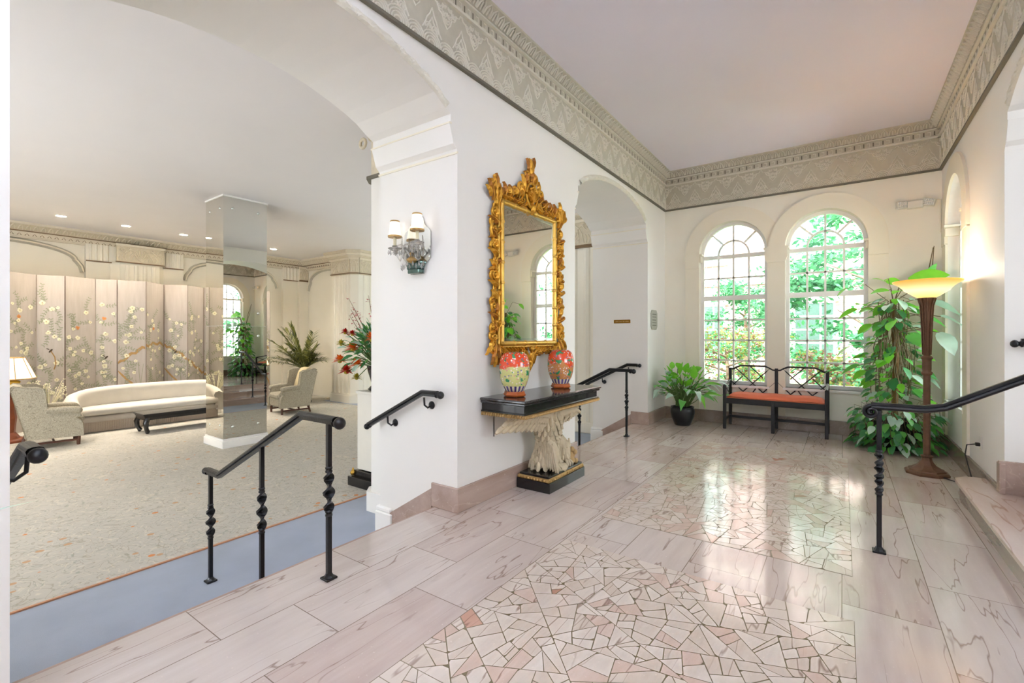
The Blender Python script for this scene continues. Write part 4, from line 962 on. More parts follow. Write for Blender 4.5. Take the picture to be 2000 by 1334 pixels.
for j in range(9): c2.ball((.31 + rnd.uniform(-.03, .03), .33 + rnd.uniform(-.05, .05), .16 + j * .016), .026, 0, 8)
c2.tube([(.30, .33, .16), (.30, .30, .24), (.27, .27, .30)], [.04, .035, .02], 8); c2.build('carved_rock', 'stonedark', t)
b = MB(); b.tube([(XL + .006, 3.13, .70), (XL + .006, 3.13, .50)], .004, 6); tag(b.build('lamp_cord', 'cord'), 'thin black cord hanging on the wall below the console table', 'cord')
# ================================================================ VASES
def vase(y, mat, label):
    v = thing('vase', label, 'vase', (-2.2, y, .85), 0, 'enamelled jars on the console table')
    b = MB(); b.lathe([(.070, .0), (.078, .008), (.104, .06), (.120, .11), (.127, .17), (.126, .22), (.118, .265), (.102, .298), (.080, .314), (.07, .318), (.0, .319)], 36, lobes=6, la=.018); b.build('body', mat, v, (0, 0, .044))
    b = MB(); b.lathe([(.076, 0), (.092, .006), (.096, .018), (.088, .03), (.086, .044), (.0, .045)], 6, smooth=False, a0=.3); b.build('stand', 'vasewood', v)
vase(3.155, 'vaseA', 'orange jar with a pale green landscape on its lower half, on the console table'); vase(3.924, 'vaseB', 'orange and ochre jar at the far end of the console table')
# ================================================================ GILT MIRROR
t = thing('wall_mirror', 'tall mirror in an ornate gilt scrollwork frame above the console table', 'mirror', (XL, 0, 0))
gy0, gy1, gz0, gz1 = 3.225, 4.085, 1.295, 2.475
fm = lambda u, v, w_: (w_, u, v)
b = MB(); b.box(.0, .028, gy0, gy1, gz0, gz1); b.build('glass', 'mirror', t)
b = MB(); k = .028
b.poly([[(gy0, gz0), (gy1, gz0), (gy1, gz1), (gy0, gz1)], [(gy0 + k, gz0 + k), (gy1 - k, gz0 + k), (gy1 - k, gz1 - k), (gy0 + k, gz1 - k)]], lambda u, v, w_: (.0285 + w_, u, v), .0015); b.build('bevelled_edge', 'bevel', t)
b = MB()
for (a, c) in (((gy0 - .015, gz0 - .015), (gy1 + .015, gz0 - .015)), ((gy1 + .015, gz0 - .015), (gy1 + .015, gz1 + .015)), ((gy1 + .015, gz1 + .015), (gy0 - .015, gz1 + .015)), ((gy0 - .015, gz1 + .015), (gy0 - .015, gz0 - .015))):
    b.tube([(.03, *a), (.03, *c)], .022, 10); L = math.dist(a, c); n = int(L / .16)
    for i in range(n + 1): q = i / n; b.ball((.032, a[0] + (c[0] - a[0]) * q, a[1] + (c[1] - a[1]) * q), .027, 0, 8)
for (a, c) in (((gy0 - .045, gz0 - .045), (gy1 + .045, gz0 - .045)), ((gy1 + .045, gz0 - .045), (gy1 + .045, gz1 + .045)), ((gy1 + .045, gz1 + .045), (gy0 - .045, gz1 + .045)), ((gy0 - .045, gz1 + .045), (gy0 - .045, gz0 - .045))): b.tube([(.018, *a), (.018, *c)], .014, 8)
b.build('inner_frame', 'goldrod', t)
def orn(): return MB()
def scroll(b, y, z, r, a0, turns, th=.014, sg=1, tail=None, x=.035):
    n = int(14 * turns) + 4; pts = []; rr = []
    if tail:
        e = (y + r * math.cos(a0), z + r * math.sin(a0))
        for i in range(5): q = i / 5; pts.append((x - .005, tail[0] + (e[0] - tail[0]) * q + .12 * (e[1] - tail[1]) * math.sin(math.pi * q) * sg, tail[1] + (e[1] - tail[1]) * q)); rr.append(th * (.5 + .5 * q))
    for i in range(n + 1): q = i / n; a = a0 + sg * turns * 2 * math.pi * q; k_ = r * (1 - .78 * q); pts.append((x + .012 * q, y + k_ * math.cos(a), z + k_ * math.sin(a))); rr.append(th * (1 - .45 * q))
    b.tube(pts, rr, 7); b.ball((x + .014, y, z), th * .8, 0, 8)
def acan(b, y, z, an, L, w_, x=.03, curl=.02):
    n = 6; vs = []; w_ *= .62; L *= 1.12
    for i in range(n + 1):
        q = i / n; wd = w_ * math.sin(math.pi * min(.97, q * .85 + .12)) * (1 + .22 * math.cos(i * math.pi)); cy_, cz = y + math.cos(an) * L * q, z + math.sin(an) * L * q; nx, nz = -math.sin(an), math.cos(an); dep = x + curl * math.sin(math.pi * q)
        vs += [(dep - .012, cy_ + nx * wd, cz + nz * wd), (dep + .014, cy_ + nx * wd * .4, cz + nz * wd * .4), (dep + .004, cy_, cz), (dep + .014, cy_ - nx * wd * .4, cz - nz * wd * .4), (dep - .012, cy_ - nx * wd, cz - nz * wd)]
    b.add(vs, [(i * 5 + k_, i * 5 + k_ + 1, i * 5 + k_ + 6, i * 5 + k_ + 5) for i in range(n) for k_ in range(4)], 1 if (round(y * 97 + z * 61)) % 3 == 0 else 0, False)
    b.tube([(x + curl * math.sin(math.pi * i / 6) * 1.1 + .006, y + math.cos(an) * L * i / 6, z + math.sin(an) * L * i / 6) for i in range(7)], [.007 * (1.1 - i / 7) for i in range(7)], 5)
H2 = math.pi / 2
for sg, yy in ((-1, gy0 - .05), (1, gy1 + .05)):          # side ornament, mirrored left and right
    b = orn(); Y = lambda d: yy + sg * d; A = lambda a: a if sg > 0 else math.pi - a
    b.tube([(.028, Y(.075 + .022 * math.sin(z_ * 9)), z_) for z_ in [1.30 + .05 * i for i in range(24)]], .012, 7)
    b.tube([(.024, Y(.035 + .015 * math.sin(z_ * 11 + 1)), z_) for z_ in [1.32 + .05 * i for i in range(23)]], .010, 7)
    z_ = 1.33; i = 0; rm = random.Random(17)
    while z_ < 2.42:
        j = rm.uniform(-.012, .012)
        if i % 3 == 0:
            scroll(b, Y(.080 + j), z_, .036, A(-H2), 1.35, .013, sg, (Y(.03), z_ - .10)); acan(b, Y(.04), z_ + .03, A(.9 + rm.uniform(-.3, .3)), .11, .034)
        elif i % 3 == 1:
            scroll(b, Y(.060 + j), z_ + .02, .030, A(H2), 1.3, .012, -sg, (Y(.02), z_ + .10)); acan(b, Y(.07), z_ - .03, A(-.3), .07, .03); acan(b, Y(.03), z_ - .01, A(2.0), .07, .028)
        else:
            acan(b, Y(.03), z_ - .02, A(.45), .12, .036, .03, .035); acan(b, Y(.05), z_ + .02, A(1.5), .10, .03, .03, .03); b.ball((.042, Y(.035), z_ + .01), .017, 0, 8)
        z_ += .088; i += 1
    for zz in (1.42, 1.64, 1.86, 2.10, 2.30): scroll(b, Y(.105), zz, .03, A(-.6), 1.2, .013, sg, (Y(.07), zz - .07)); b.ball((.04, Y(.055), zz + .045), .02, 0, 8)
    b.tube([(.03, Y(.02), 2.12), (.036, Y(.10), 2.15), (.036, Y(.125), 2.22), (.036, Y(.11), 2.30), (.03, Y(.04), 2.34)], .014, 8)
    # corner finial
    for j, (dd, z0_, an, L) in enumerate(((.03, 2.44, 1.7, .17), (.06, 2.46, 1.45, .18), (.09, 2.47, 1.2, .16), (.05, 2.56, 1.55, .13), (.02, 2.5, 2.1, .12), (.12, 2.5, .9, .09))): acan(b, Y(dd), z0_, A(an), L, .032, .035)
    scroll(b, Y(.115), 2.615, .03, A(-H2), 1.3, .013, sg, (Y(.06), 2.5)); scroll(b, Y(.02), 2.61, .026, A(-H2), 1.2, .011, -sg, (Y(.05), 2.5)); b.ball((.035, Y(.07), 2.675), .018); b.ball((.035, Y(.07), 2.64), .024)
    # lower corner
    for j, (dd, z0_, an, L) in enumerate(((.02, 1.28, -1.5, .16), (.06, 1.30, -1.3, .18), (.10, 1.32, -1.0, .14), (.03, 1.25, -2.2, .14), (.0, 1.26, -2.6, .16), (.09, 1.22, -1.7, .12))): acan(b, Y(dd), z0_, A(an), L, .034, .033)
    scroll(b, Y(.09), 1.23, .04, A(H2), 1.4, .014, -sg, (Y(.03), 1.33)); scroll(b, Y(.0), 1.215, .03, A(0), 1.3, .012, sg, (Y(.06), 1.27)); scroll(b, Y(.12), 1.34, .028, A(H2), 1.3, .012, -sg, (Y(.08), 1.42))
    b.build('side_carving', ['gold', 'golddark'], t)
b = orn(); cy_ = (gy0 + gy1) / 2; zt = gz1 + .05
b.tube([(.02, gy0 - .02, zt), (.02, gy1 + .02, zt)], .012, 8, 1)
for sg in (-1, 1):
    Y = lambda d: cy_ + sg * d; A = lambda a: a if sg > 0 else math.pi - a
    rm = random.Random(23)
    for j in range(9):
        d_ = .42 - .036 * j; zz = zt + .012 + .008 * j
        if j % 3 == 1: scroll(b, Y(d_), zz + .05, .026, A(-H2), 1.3, .011, sg, (Y(d_ + .03), zt))
        else: acan(b, Y(d_), zz - .01, A(1.15 + rm.uniform(-.35, .45)), rm.uniform(.085, .125), .036, .03, .03)
        acan(b, Y(d_ - .01), zt + .0, A(.3 if j % 2 else 2.6), .07, .03, .028, .025)
    b.tube([(.03, Y(.43 - .03 * i), zt + .045 + .0065 * i) for i in range(11)], [.009] * 11, 6, 1)
    scroll(b, Y(.165), zt + .165, .045, A(-H2), 1.4, .016, sg, (Y(.10), zt + .03)); scroll(b, Y(.235), zt + .085, .035, A(H2), 1.3, .013, -sg, (Y(.12), zt + .16))
    scroll(b, Y(.06), zt + .30, .036, A(-H2), 1.4, .014, sg, (Y(.02), zt + .20)); acan(b, Y(.11), zt + .12, A(1.4), .15, .04); acan(b, Y(.05), zt + .20, A(1.2), .12, .035)
    acan(b, Y(.03), zt + .31, A(1.9 if sg > 0 else 1.35), .13, .032); scroll(b, Y(.13), zt + .05, .03, A(H2), 1.2, .011, -sg, (Y(.20), zt + .03)); acan(b, Y(.10), zt + .03, A(-.5), .10, .03); scroll(b, Y(.055), zt + .235, .024, A(0), 1.2, .010, sg)
oval = [(.045, cy_ + .088 * math.cos(a), zt + .115 + .115 * math.sin(a)) for a in [2 * math.pi * i / 26 for i in range(26)]]
b.tube(oval, .015, 8, closed=True); b.X = T(.025, cy_, zt + .115) @ RY(H2); b.lathe([(.001, .03), (.03, .026), (.06, .012), (.08, 0)], 24, sx=1.2, sy=.95); b.X = ident()
for k_ in range(-3, 4): acan(b, cy_, zt + .05, H2 + k_ * .33, .12, .022, .05)
for k_ in range(5): b.ball((.06, cy_ - .04 + .02 * k_, zt + .19 - abs(k_ - 2) * .012), .012, 0, 7)
acan(b, cy_, zt + .05, -H2, .10, .045, .05); acan(b, cy_, zt + .22, H2, .12, .05, .045); acan(b, cy_ - .02, zt + .32, 1.75, .12, .035, .04); acan(b, cy_ + .01, zt + .35, 1.35, .12, .03, .04)
b.tube([(.04, cy_, zt + .30), (.045, cy_ - .02, zt + .37), (.04, cy_ + .0, zt + .43), (.03, cy_ + .02, zt + .465)], [.026, .03, .018, .006], 8); b.ball((.045, cy_, zt + .27), .03); scroll(b, cy_ + .035, zt + .40, .022, -H2, 1.2, .010, 1)
b.build('crest', ['gold', 'golddark'], t)
b = orn(); zb = gz0 - .05
b.tube([(.02, gy0 - .02, zb), (.02, gy1 + .02, zb)], .010, 8, 1)
for sg in (-1, 1):
    Y = lambda d: cy_ + sg * d; A = lambda a: a if sg > 0 else math.pi - a
    b.tube([(.032, Y(.02), zb - .16), (.036, Y(.06), zb - .09), (.034, Y(.17), zb - .05), (.03, Y(.30), zb - .045), (.028, Y(.42), zb - .01)], [.014, .016, .014, .012, .008], 8)
    b.tube([(.032, Y(.0), zb - .13), (.038, Y(.08), zb - .04), (.03, Y(.18), zb - .005)], [.012, .013, .008], 8)
    for j in range(8): acan(b, Y(.08 + .045 * j), zb - .05 + .004 * j, A(-.5 + .12 * (j % 3)), .075, .02, .03); acan(b, Y(.08 + .045 * j), zb - .04, A(.9), .05, .018, .03)
    scroll(b, Y(.13), zb - .035, .03, A(H2), 1.3, .012, -sg, (Y(.05), zb - .02))
for k_ in (-2, -1, 0, 1, 2): acan(b, cy_, zb - .04, -H2 + k_ * .3, .13 - abs(k_) * .02, .024, .04)
b.ball((.045, cy_, zb - .02), .028); acan(b, cy_ - .02, zb - .1, -H2 - .15, .12, .03, .035); b.build('lower_carving', ['gold', 'golddark'], t)
# ================================================================ SCONCE
t = thing('wall_sconce', 'crystal wall sconce with shaded candles on a cut mirror plate', 'wall lamp', (-2.825, A1 + 1.175, 0))
f = lambda u, v, w_: (u, -.004 - w_, v)
out = [(-.15, 1.97), (-.15, 2.18), (-.13, 2.205), (-.10, 2.225), (-.08, 2.25), (-.07, 2.29), (-.045, 2.32), (.0, 2.335), (.045, 2.32), (.07, 2.29), (.08, 2.25), (.10, 2.225), (.13, 2.205), (.15, 2.18), (.15, 1.97), (.12, 1.945), (.095, 1.92), (.08, 1.885), (.075, 1.845), (-.075, 1.845), (-.08, 1.885), (-.095, 1.92), (-.12, 1.945)]
b = MB(); b.poly([out[::-1]], f, .008); b.build('mirror_plate', 'plate', t)
b = MB(); b.box(-.085, .085, -.05, -.013, 1.885, 1.925, bev=.006); b.box(-.065, .065, -.06, -.013, 1.85, 1.885, bev=.006); b.box(-.075, .075, -.045, -.013, 1.925, 1.95, bev=.006); b.build('glass_block', 'plateglass', t)
b = MB(); b.X = T(0, -.07, 1.955); b.lathe([(.001, -.03), (.03, -.02), (.045, 0), (.03, .015), (.012, .03), (.02, .05), (.001, .07)], 14); b.build('hub', 'antique', t)
lp = []
for sx_, L, zc in ((-.155, .08, 2.17), (.125, .10, 2.185)):
    b = MB(); p = (sx_, -L - .03, zc - .12)
    b.tube([(0, -.07, 1.97), (sx_ * .35, -.10, 2.06), (sx_ * .6, -L * .7, 2.04), (sx_ * .85, -L * .95, 1.96), (p[0], p[1], p[2] - .02)], .010, 8)
    b.X = T(*p); b.lathe([(.012, -.045), (.02, -.03), (.012, -.018), (.034, -.008), (.052, .006), (.05, .012), (.02, .008), (.02, .03), (.001, .031)], 16, lobes=8, la=.08)
    for k_ in range(8): a = k_ * .785; b.X = T(p[0] + .05 * math.cos(a), p[1] + .05 * math.sin(a), p[2] - .025); b.lathe([(.001, -.022), (.008, -.008), (.004, .012), (.001, .02)], 6, smooth=False)
    b.X = ident(); arm = b.build('crystal_arm', 'crystal', t)
    b = MB(); b.tube([(p[0], p[1], p[2] + .02), (p[0], p[1], p[2] + .12)], .013, 10); b.build('candle', 'lampcream', arm)
    b = MB(); b.X = T(p[0], p[1], p[2] + .10); b.lathe([(.055, 0), (.050, .015), (.043, .06), (.037, .125)], 20); b.X = T(p[0], p[1], p[2] + .10); b.lathe([(.0555, -.004), (.0565, .004), (.0555, .01)], 20, mat=1); b.lathe([(.038, .12), (.0385, .128), (.037, .132)], 20, mat=1)
    s_ = b.build('shade', ['sconceglow', 'antique'], arm)
    lamp('candle_bulb', 'POINT', (p[0], p[1], p[2] + .20), 1.3, (1, .86, .68), .02, parent=t)
b = MB()
for k_ in range(12): a = k_ / 11 * math.pi; x = -.12 * math.cos(a); b.X = T(x, -.06 - .05 * math.sin(a), 1.90 + .02 * (k_ % 2)); b.lathe([(.001, -.025), (.009, -.008), (.004, .012), (.001, .02)], 6, smooth=False)
for x0_, x1_ in ((-.15, -.05), (-.06, .05), (.03, .13)):
    b.X = ident(); b.tube([(x0_ + (x1_ - x0_) * q / 6, -.09 - .03 * math.sin(q), 2.02 + .06 * math.sin(math.pi * q / 6)) for q in range(7)], .008, 7)
b.X = ident(); b.tube([(.10, -.05, 1.98), (.125, -.07, 2.03), (.13, -.07, 2.10), (.12, -.07, 2.14)], [.012, .01, .008, .003], 8); b.tube([(-.13, -.03, 1.98), (-.14, -.05, 2.08), (-.135, -.05, 2.16)], [.012, .01, .003], 8); b.build('crystal_drops', 'crystal', t)
# ================================================================ PLAQUES, EMERGENCY LIGHT, OUTLET
t = thing('nameplate', 'small brass nameplate on the cream reveal of the far arch', 'sign', (-2.805, A2 + 1.175, 1.565))
b = MB(); b.box(-.135, .135, -.008, -.001, -.028, .028, bev=.002); b.build('plate', 'brass', t)
b = MB()
for x, w_ in ((-.105, .05), (-.045, .04), (.01, .03), (.05, .06)): b.box(x, x + w_, -.0095, -.008, -.006, .007)
b.build('lettering', 'antique', t)
t = thing('wall_plaque', 'grey cut-corner plaque with rows of lettering beside the far arch', 'sign', (XL, 7.215, 1.59))
b = MB(); b.poly([[(-.145, -.10), (-.10, -.15), (.10, -.15), (.145, -.10), (.145, .10), (.10, .15), (-.10, .15), (-.145, .10)]], lambda u, v, w_: (.001 + w_, u, v), .012); b.build('plate', 'plaque', t)
b = MB(); rn = random.Random(4)
for j, z in enumerate((.085, .043, -.003, -.045, -.085)):
    u = -.09
    while u < .08: w_ = rn.uniform(.012, .035); b.box(.0125, .0145, u, min(.09, u + w_), z - .006, z + .007); u += w_ + .009
b.build('lettering', 'plaqueink', t)
t = thing('emergency_light', 'white twin-head emergency light high on the window wall', 'emergency light', (.74, YB, 3.0))
b = MB(); b.box(-.075, .085, -.055, -.001, -.05, .045, bev=.008); b.build('housing', 'plastic', t)
for x, a, rl in ((-.125, .35, 0), (.135, -.35, .3)):
    b = MB(); b.X = T(x, -.075, 0) @ RZ(a) @ RY(rl); b.box(-.055, .055, -.02, .04, -.045, .045, bev=.006); h_ = b.build('lamp_head', 'plastic', t)
    b = MB(); b.X = T(x, -.075, 0) @ RZ(a) @ RY(rl)
    for i in range(5):
        for j in range(4): b.ball((-.04 + i * .02, -.021, -.03 + j * .02), .009, 0, 8, 1, .5, 1)
    b.build('lens', 'lens', h_)
b = MB(); b.tube([(.93, YB - .012, 3.03), (.985, YB - .012, 3.03), (.985, YB - .012, 2.62)], .008, 6); tag(b.build('conduit', 'surround'), 'thin painted conduit running from the emergency light down the corner', 'conduit')
t = thing('wall_outlet', 'pale wall outlet with a black plug, low by the stair', 'outlet', (XR, 5.77, .40))
b = MB(); b.box(-.008, -.001, -.035, .035, -.058, .058, bev=.003); b.build('cover_plate', 'plastic', t)
b = MB(); b.box(-.04, -.008, -.014, .014, -.03, .0, bev=.004); tag(b.build('plug', 'cord', loc=(XR, 5.77, .40)), 'black plug pushed into the low wall outlet', 'plug')
b = MB(); b.tube([(XR - .04, 5.77, .385), (XR - .09, 5.79, .37), (XR - .10, 5.80, .28), (XR - .07, 5.74, .10), (XR - .06, 5.70, .012), (XR - .10, 5.66, .008), (.88, 5.80, .008), (.80, 5.92, .008), (.72, 6.02, .01)], .005, 6); tag(b.build('power_cord', 'cord'), 'black flex from the low outlet along the floor to the tall lamp', 'cord')
# ================================================================ FLOOR LAMP
t = thing('floor_lamp', 'bronze torchiere floor lamp with a glowing amber glass bowl', 'floor lamp', (.67, 6.07, 0))
b = MB(); b.lathe([(.175, 0), (.178, .018), (.165, .03), (.15, .034), (.145, .045), (.12, .055), (.075, .085), (.045, .13), (.04, .16), (.05, .168), (.05, .18), (.034, .185)], 8, smooth=False, a0=.39); b.build('base', 'bronze', t)
b = MB(); b.lathe([(.030, .18), (.029, .97)], 8, smooth=False, a0=.39)
b.lathe([(.034, .96), (.044, .975), (.046, .99), (.034, 1.0), (.036, 1.02), (.036, 1.10), (.038, 1.115), (.046, 1.12), (.046, 1.135), (.034, 1.15)], 12); b.lathe([(.028, 1.15), (.034, 1.35), (.040, 1.5), (.046, 1.62), (.055, 1.68), (.07, 1.715)], 8, smooth=False, a0=.39)
for k_ in range(8): a = k_ * math.pi / 4; b.tube([(r_ * math.cos(a), r_ * math.sin(a), z_) for r_, z_ in ((.03, 1.16), (.042, 1.5), (.050, 1.64), (.068, 1.712))], .006, 5)
b.build('stem', 'bronze', t)
b = MB(); b.lathe([(.06, 1.712), (.10, 1.735), (.14, 1.765), (.17, 1.785), (.18, 1.802), (.205, 1.83), (.225, 1.845), (.262, 1.868), (.266, 1.88), (.255, 1.884), (.215, 1.858), (.17, 1.815), (.12, 1.775), (.06, 1.735)], 40); b.build('glass_bowl', 'bowlglow', t)
b = MB(); b.lathe([(.02, 1.735), (.02, 1.78), (.03, 1.80), (.001, 1.83)], 10); b.build('bulb', 'sconceglow', t)
lamp('torchiere_light', 'POINT', (0, 0, 1.90), 6, (1, .88, .72), .05, parent=t)
for i, (x, y, e, lb) in enumerate(((.40, -.9, 260, 'added unseen bronze torchiere behind the viewpoint, brightening the lobby ceiling'), (-1.8, -1.2, 150, 'added unseen bronze torchiere behind the viewpoint by the wall, a fill uplight'),
        (-9.2, -1.6, 16, 'added bronze torchiere in the lounge, a fill uplight out of view'), (-5.6, 6.2, 18, 'added bronze torchiere hidden behind the pier, a fill uplight for the lounge'), (-7.6, 8.6, 18, 'added bronze torchiere hidden behind the far wall, a fill uplight for the lounge'))):
    q = dup(t, (x, y, 0 if i < 2 else LF), label=lb)
    for c in list(q.children):
        if c.type == 'LIGHT': bpy.data.objects.remove(c)
    lamp('torchiere_light', 'SPOT', (0, 0, 1.80), e, (.74, .88, 1), .12, rot=(R(180), 0, 0), parent=q, spot_size=R(128 if i < 2 else 160), spot_blend=.6)  # uplights of the added, unseen torchieres, there to brighten lobby and lounge
# ================================================================ BENCH
t = thing('bench', 'black lattice-back bench with an orange seat cushion under the windows', 'bench', (-.785, 7.55, 0))
hw, dp = .615, .215
b = MB()
for x in (-hw, 0, hw):
    for y in (-dp, dp):
        l = MB(); top = (.445 if x == 0 else .63) if y < 0 else (.86 if x else .87)
        l.box(x - .021, x + .021, y - .021, y + .021, 0, top, bev=.004); l.build('leg', 'blackwood', t)
b = MB(); b.box(-hw, hw, -dp - .015, -dp + .015, .37, .445, bev=.003); b.box(-hw, hw, dp - .015, dp + .015, .37, .445, bev=.003); b.box(-hw - .012, -hw + .012, -dp, dp, .37, .445); b.box(hw - .012, hw + .012, -dp, dp, .37, .445); b.box(-hw, hw, -dp, dp, .43, .445); b.build('seat_frame', 'blackwood', t)
b = MB(); b.box(-hw, hw, -.012 + dp * .55, .012 + dp * .55, .12, .155); [b.box(x - .010, x + .010, -dp, dp, .12, .155) for x in (-hw, 0, hw)]; b.build('stretcher', 'blackwood', t)
for sg in (-1, 1):
    b = MB(); X0, X1 = (0, sg * hw); w_ = hw; bx = lambda u: sg * (u * w_); q = lambda u, v: (bx(u), dp, v)
    b.tube([q(0, .84), q(.08, .845), q(.16, .875), q(.24, .895), q(.76, .895), q(.84, .875), q(.92, .845), q(1, .84)], .013, 8)
    for (a, c) in (((.14, .86), (.80, .455)), ((.88, .86), (.20, .455)), ((.56, .89), (.28, .72)), ((.98, .66), (.72, .51)), ((.02, .56), (.20, .66)) if False else ((.02, .67), (.28, .51)), ((.72, .74), (.94, .60)), ((.44, .56), (.55, .455))): b.tube([q(*a), q(*c)], .0085, 6)
    b.build('back_lattice', 'blackwood', t)
for sg in (-1, 1):
    b = MB(); b.tube([(sg * hw, dp, .68), (sg * hw, 0, .66), (sg * hw, -dp, .63)], .015, 8)
    for (a, c) in (((-dp, .45), (dp, .66)), ((dp, .45), (-dp, .63))): b.tube([(sg * hw, *a), (sg * hw, *c)], .008, 6)
    b.build('arm', 'blackwood', t)
b = MB(); n = 30; m = 12; vs = []
for i in range(n + 1):
    for j in range(m + 1):
        u = i / n * 2 - 1; v = j / m * 2 - 1; e = (1 - u ** 10) * (1 - v ** 6); vs.append((u * (hw - .025), v * (dp - .01), .462 + .052 * max(0, e) ** .5 + .004 * math.cos(u * 9)))
fs = [(i * (m + 1) + j, (i + 1) * (m + 1) + j, (i + 1) * (m + 1) + j + 1, i * (m + 1) + j + 1) for i in range(n) for j in range(m)]
b.add(vs, fs, 0, True); b.box(-hw + .024, hw - .024, -dp + .01, dp - .01, .446, .456, bev=.004); tag(b.build('seat_cushion', 'orange', loc=(-.785, 7.55, 0)), 'long orange cushion on the seat of the black bench', 'cushion')
# ================================================================ POTTED PLANTS
def pot(b, r, h, lip=.0):
    b.lathe([(r * .60, 0), (r * .66, .01), (r * .92, h * .45), (r, h * .70), (r * .98, h * .86), (r * .9, h * .95), (r * .98, h), (r * .94, h * 1.01), (r * .84, h * .97), (r * .84, h * .9)], 32)
    b.lathe([(.001, h * .9), (r * .85, h * .9)], 24, mat=1, smooth=False)
t = thing('potted_plant', 'broad-leaved green and silver plant in a round black pot by the corner', 'potted plant', (-1.98, 7.28, 0))
b = MB(); pot(b, .175, .275); b.build('pot', ['potblack', 'soil'], t)
b = MB(); rn = random.Random(21); st = MB()
for i in range(96):
    a = rn.uniform(0, 6.28); el = rn.uniform(.15, 1.4); L = rn.uniform(.20, .46) * (1 if el > .6 else 1.05); base = Vector((rn.uniform(-.08, .08), rn.uniform(-.08, .08), .25)); d = Vector((math.cos(a) * math.cos(el), math.sin(a) * math.cos(el), math.sin(el)))
    mid = base + Vector((d.x * .12, d.y * .12, .12 + L * .2)); tip = base + d * L + Vector((0, 0, .06))
    if tip.y > .20: d.y *= -.3 if d.y > 0 else 1; tip.y = .18
    if tip.x < -.08 and d.x < 0: d.x *= .15; tip.x = max(tip.x, -.22)
    st.tube([base, mid, tip], [.006, .005, .004], 5)
    k_ = rn.random(); lm = 2 if (k_ < .42 and el < 1.05) else 0 if el > .95 or k_ > .85 else 1
    b.leaf(tip, (d.x, d.y, d.z * .6 + .1), rn.uniform(.17, .26), rn.uniform(.07, .10), rn.uniform(.3, .9), .25, lm, 5, 1, rn.uniform(-.5, .5))
for (x, y, z, dx_, dz_) in ((-.10, -.1, .62, -.3, .8), (-.02, -.05, .66, .2, 1), (.17, -.08, .62, .0, 1), (.22, -.05, .60, .4, 1), (.30, -.05, .56, 1, .15), (.30, -.1, .44, 1, .1), (-.07, -.15, .56, -.8, .6), (.2, -.1, .5, .6, .7)):
    b.leaf((x, y, z), (dx_, -.15, dz_), .23, .10, .15, .3, 0, 5, 1, .3); st.tube([(x * .2, y * .3, .25), (x * .6, y * .7, z * .75), (x, y, z)], .005, 5)
b.build('leaves', ['leafbright', 'leafmid', 'leafsilver'], t).scale = (1.12, .98, 1.13); st.build('stems', 'stem', t).scale = (1.12, .98, 1.13)
# climbing vine
cx_, cy2 = .50, 7.20
t = thing('climbing_plant', 'tall climbing vine trained up a bark pole in a black pot by the floor lamp', 'potted plant', (cx_, cy2, 0))
b = MB(); pot(b, .25, .34); b.build('pot', ['potblack', 'soil'], t)
b = MB(); b.tube([(.0, 0, .28), (.02, .0, 1.0), (-.01, .0, 1.78)], [.034, .032, .03], 10); b.build('support_pole', 'bark', t)
vn = MB(); lf_ = MB(); rn = random.Random(5)
def clampv(p): return Vector((max(-.62, min(.42, p.x)), max(-.6, min(.50, p.y)), max(.02, p.z)))
for i in range(46):           # hanging dry stems from the top
    a = rn.uniform(0, 6.28); r0 = rn.uniform(.03, .10); r1 = rn.uniform(.10, .24); zt_ = rn.uniform(1.5, 1.78); zb_ = rn.uniform(.35, 1.1); pts = []
    for k_ in range(9): q = k_ / 8; rr = r0 + (r1 - r0) * math.sin(q * H2); pts.append(clampv(Vector((rr * math.cos(a) + .02 * math.sin(q * 9 + i) - (.05 if i % 2 else 0), rr * math.sin(a) + .02 * math.cos(q * 8 + i * 2), zt_ + .06 * math.sin(q * math.pi) * (1 - q) - (zt_ - zb_) * q))))
    vn.tube(pts, .0045, 5)
def vleaf(p, d, L, m=None, droop=.5):
    w_ = L * rn.uniform(.6, .75); lf_.leaf(p, d, L, w_, droop, .18, m if m is not None else rn.choice((0, 0, 1, 1, 1, 2, 2, 3) if p[2] > .5 else (1, 1, 2, 2, 2, 3)), 5, 0, rn.uniform(-.6, .6))
for i in range(330):
    z_ = rn.random() ** 1.25 * 1.75; a = rn.uniform(0, 6.28); k_ = .40 if z_ < .55 else .32 - .10 * (z_ - .55); rr = k_ * math.sqrt(rn.uniform(.15, 1)); p = clampv(Vector((rr * math.cos(a), rr * math.sin(a), z_ + .03))); d = Vector((math.cos(a), math.sin(a), rn.uniform(-.5, .35)))
    vleaf(p, d, rn.uniform(.08, .13) if z_ < .8 else rn.uniform(.10, .16))
    if i % 2: vn.tube([(p.x * .4, p.y * .4, z_ + .08), p], .0028, 4)
for i in range(170):           # dense skirt at the foot
    a = rn.uniform(2.4, 6.6); rr = rn.uniform(.24, .42); p = clampv(Vector((rr * math.cos(a), rr * math.sin(a), rn.uniform(.02, .45)))); vleaf(p, (math.cos(a), math.sin(a), -.3), rn.uniform(.07, .11), rn.choice((1, 2, 2, 3)))
    if i % 3 == 0: vn.tube([p, p + Vector((-.02, 0, .15)), (p.x * .6, p.y * .6, .45)], .003, 4)
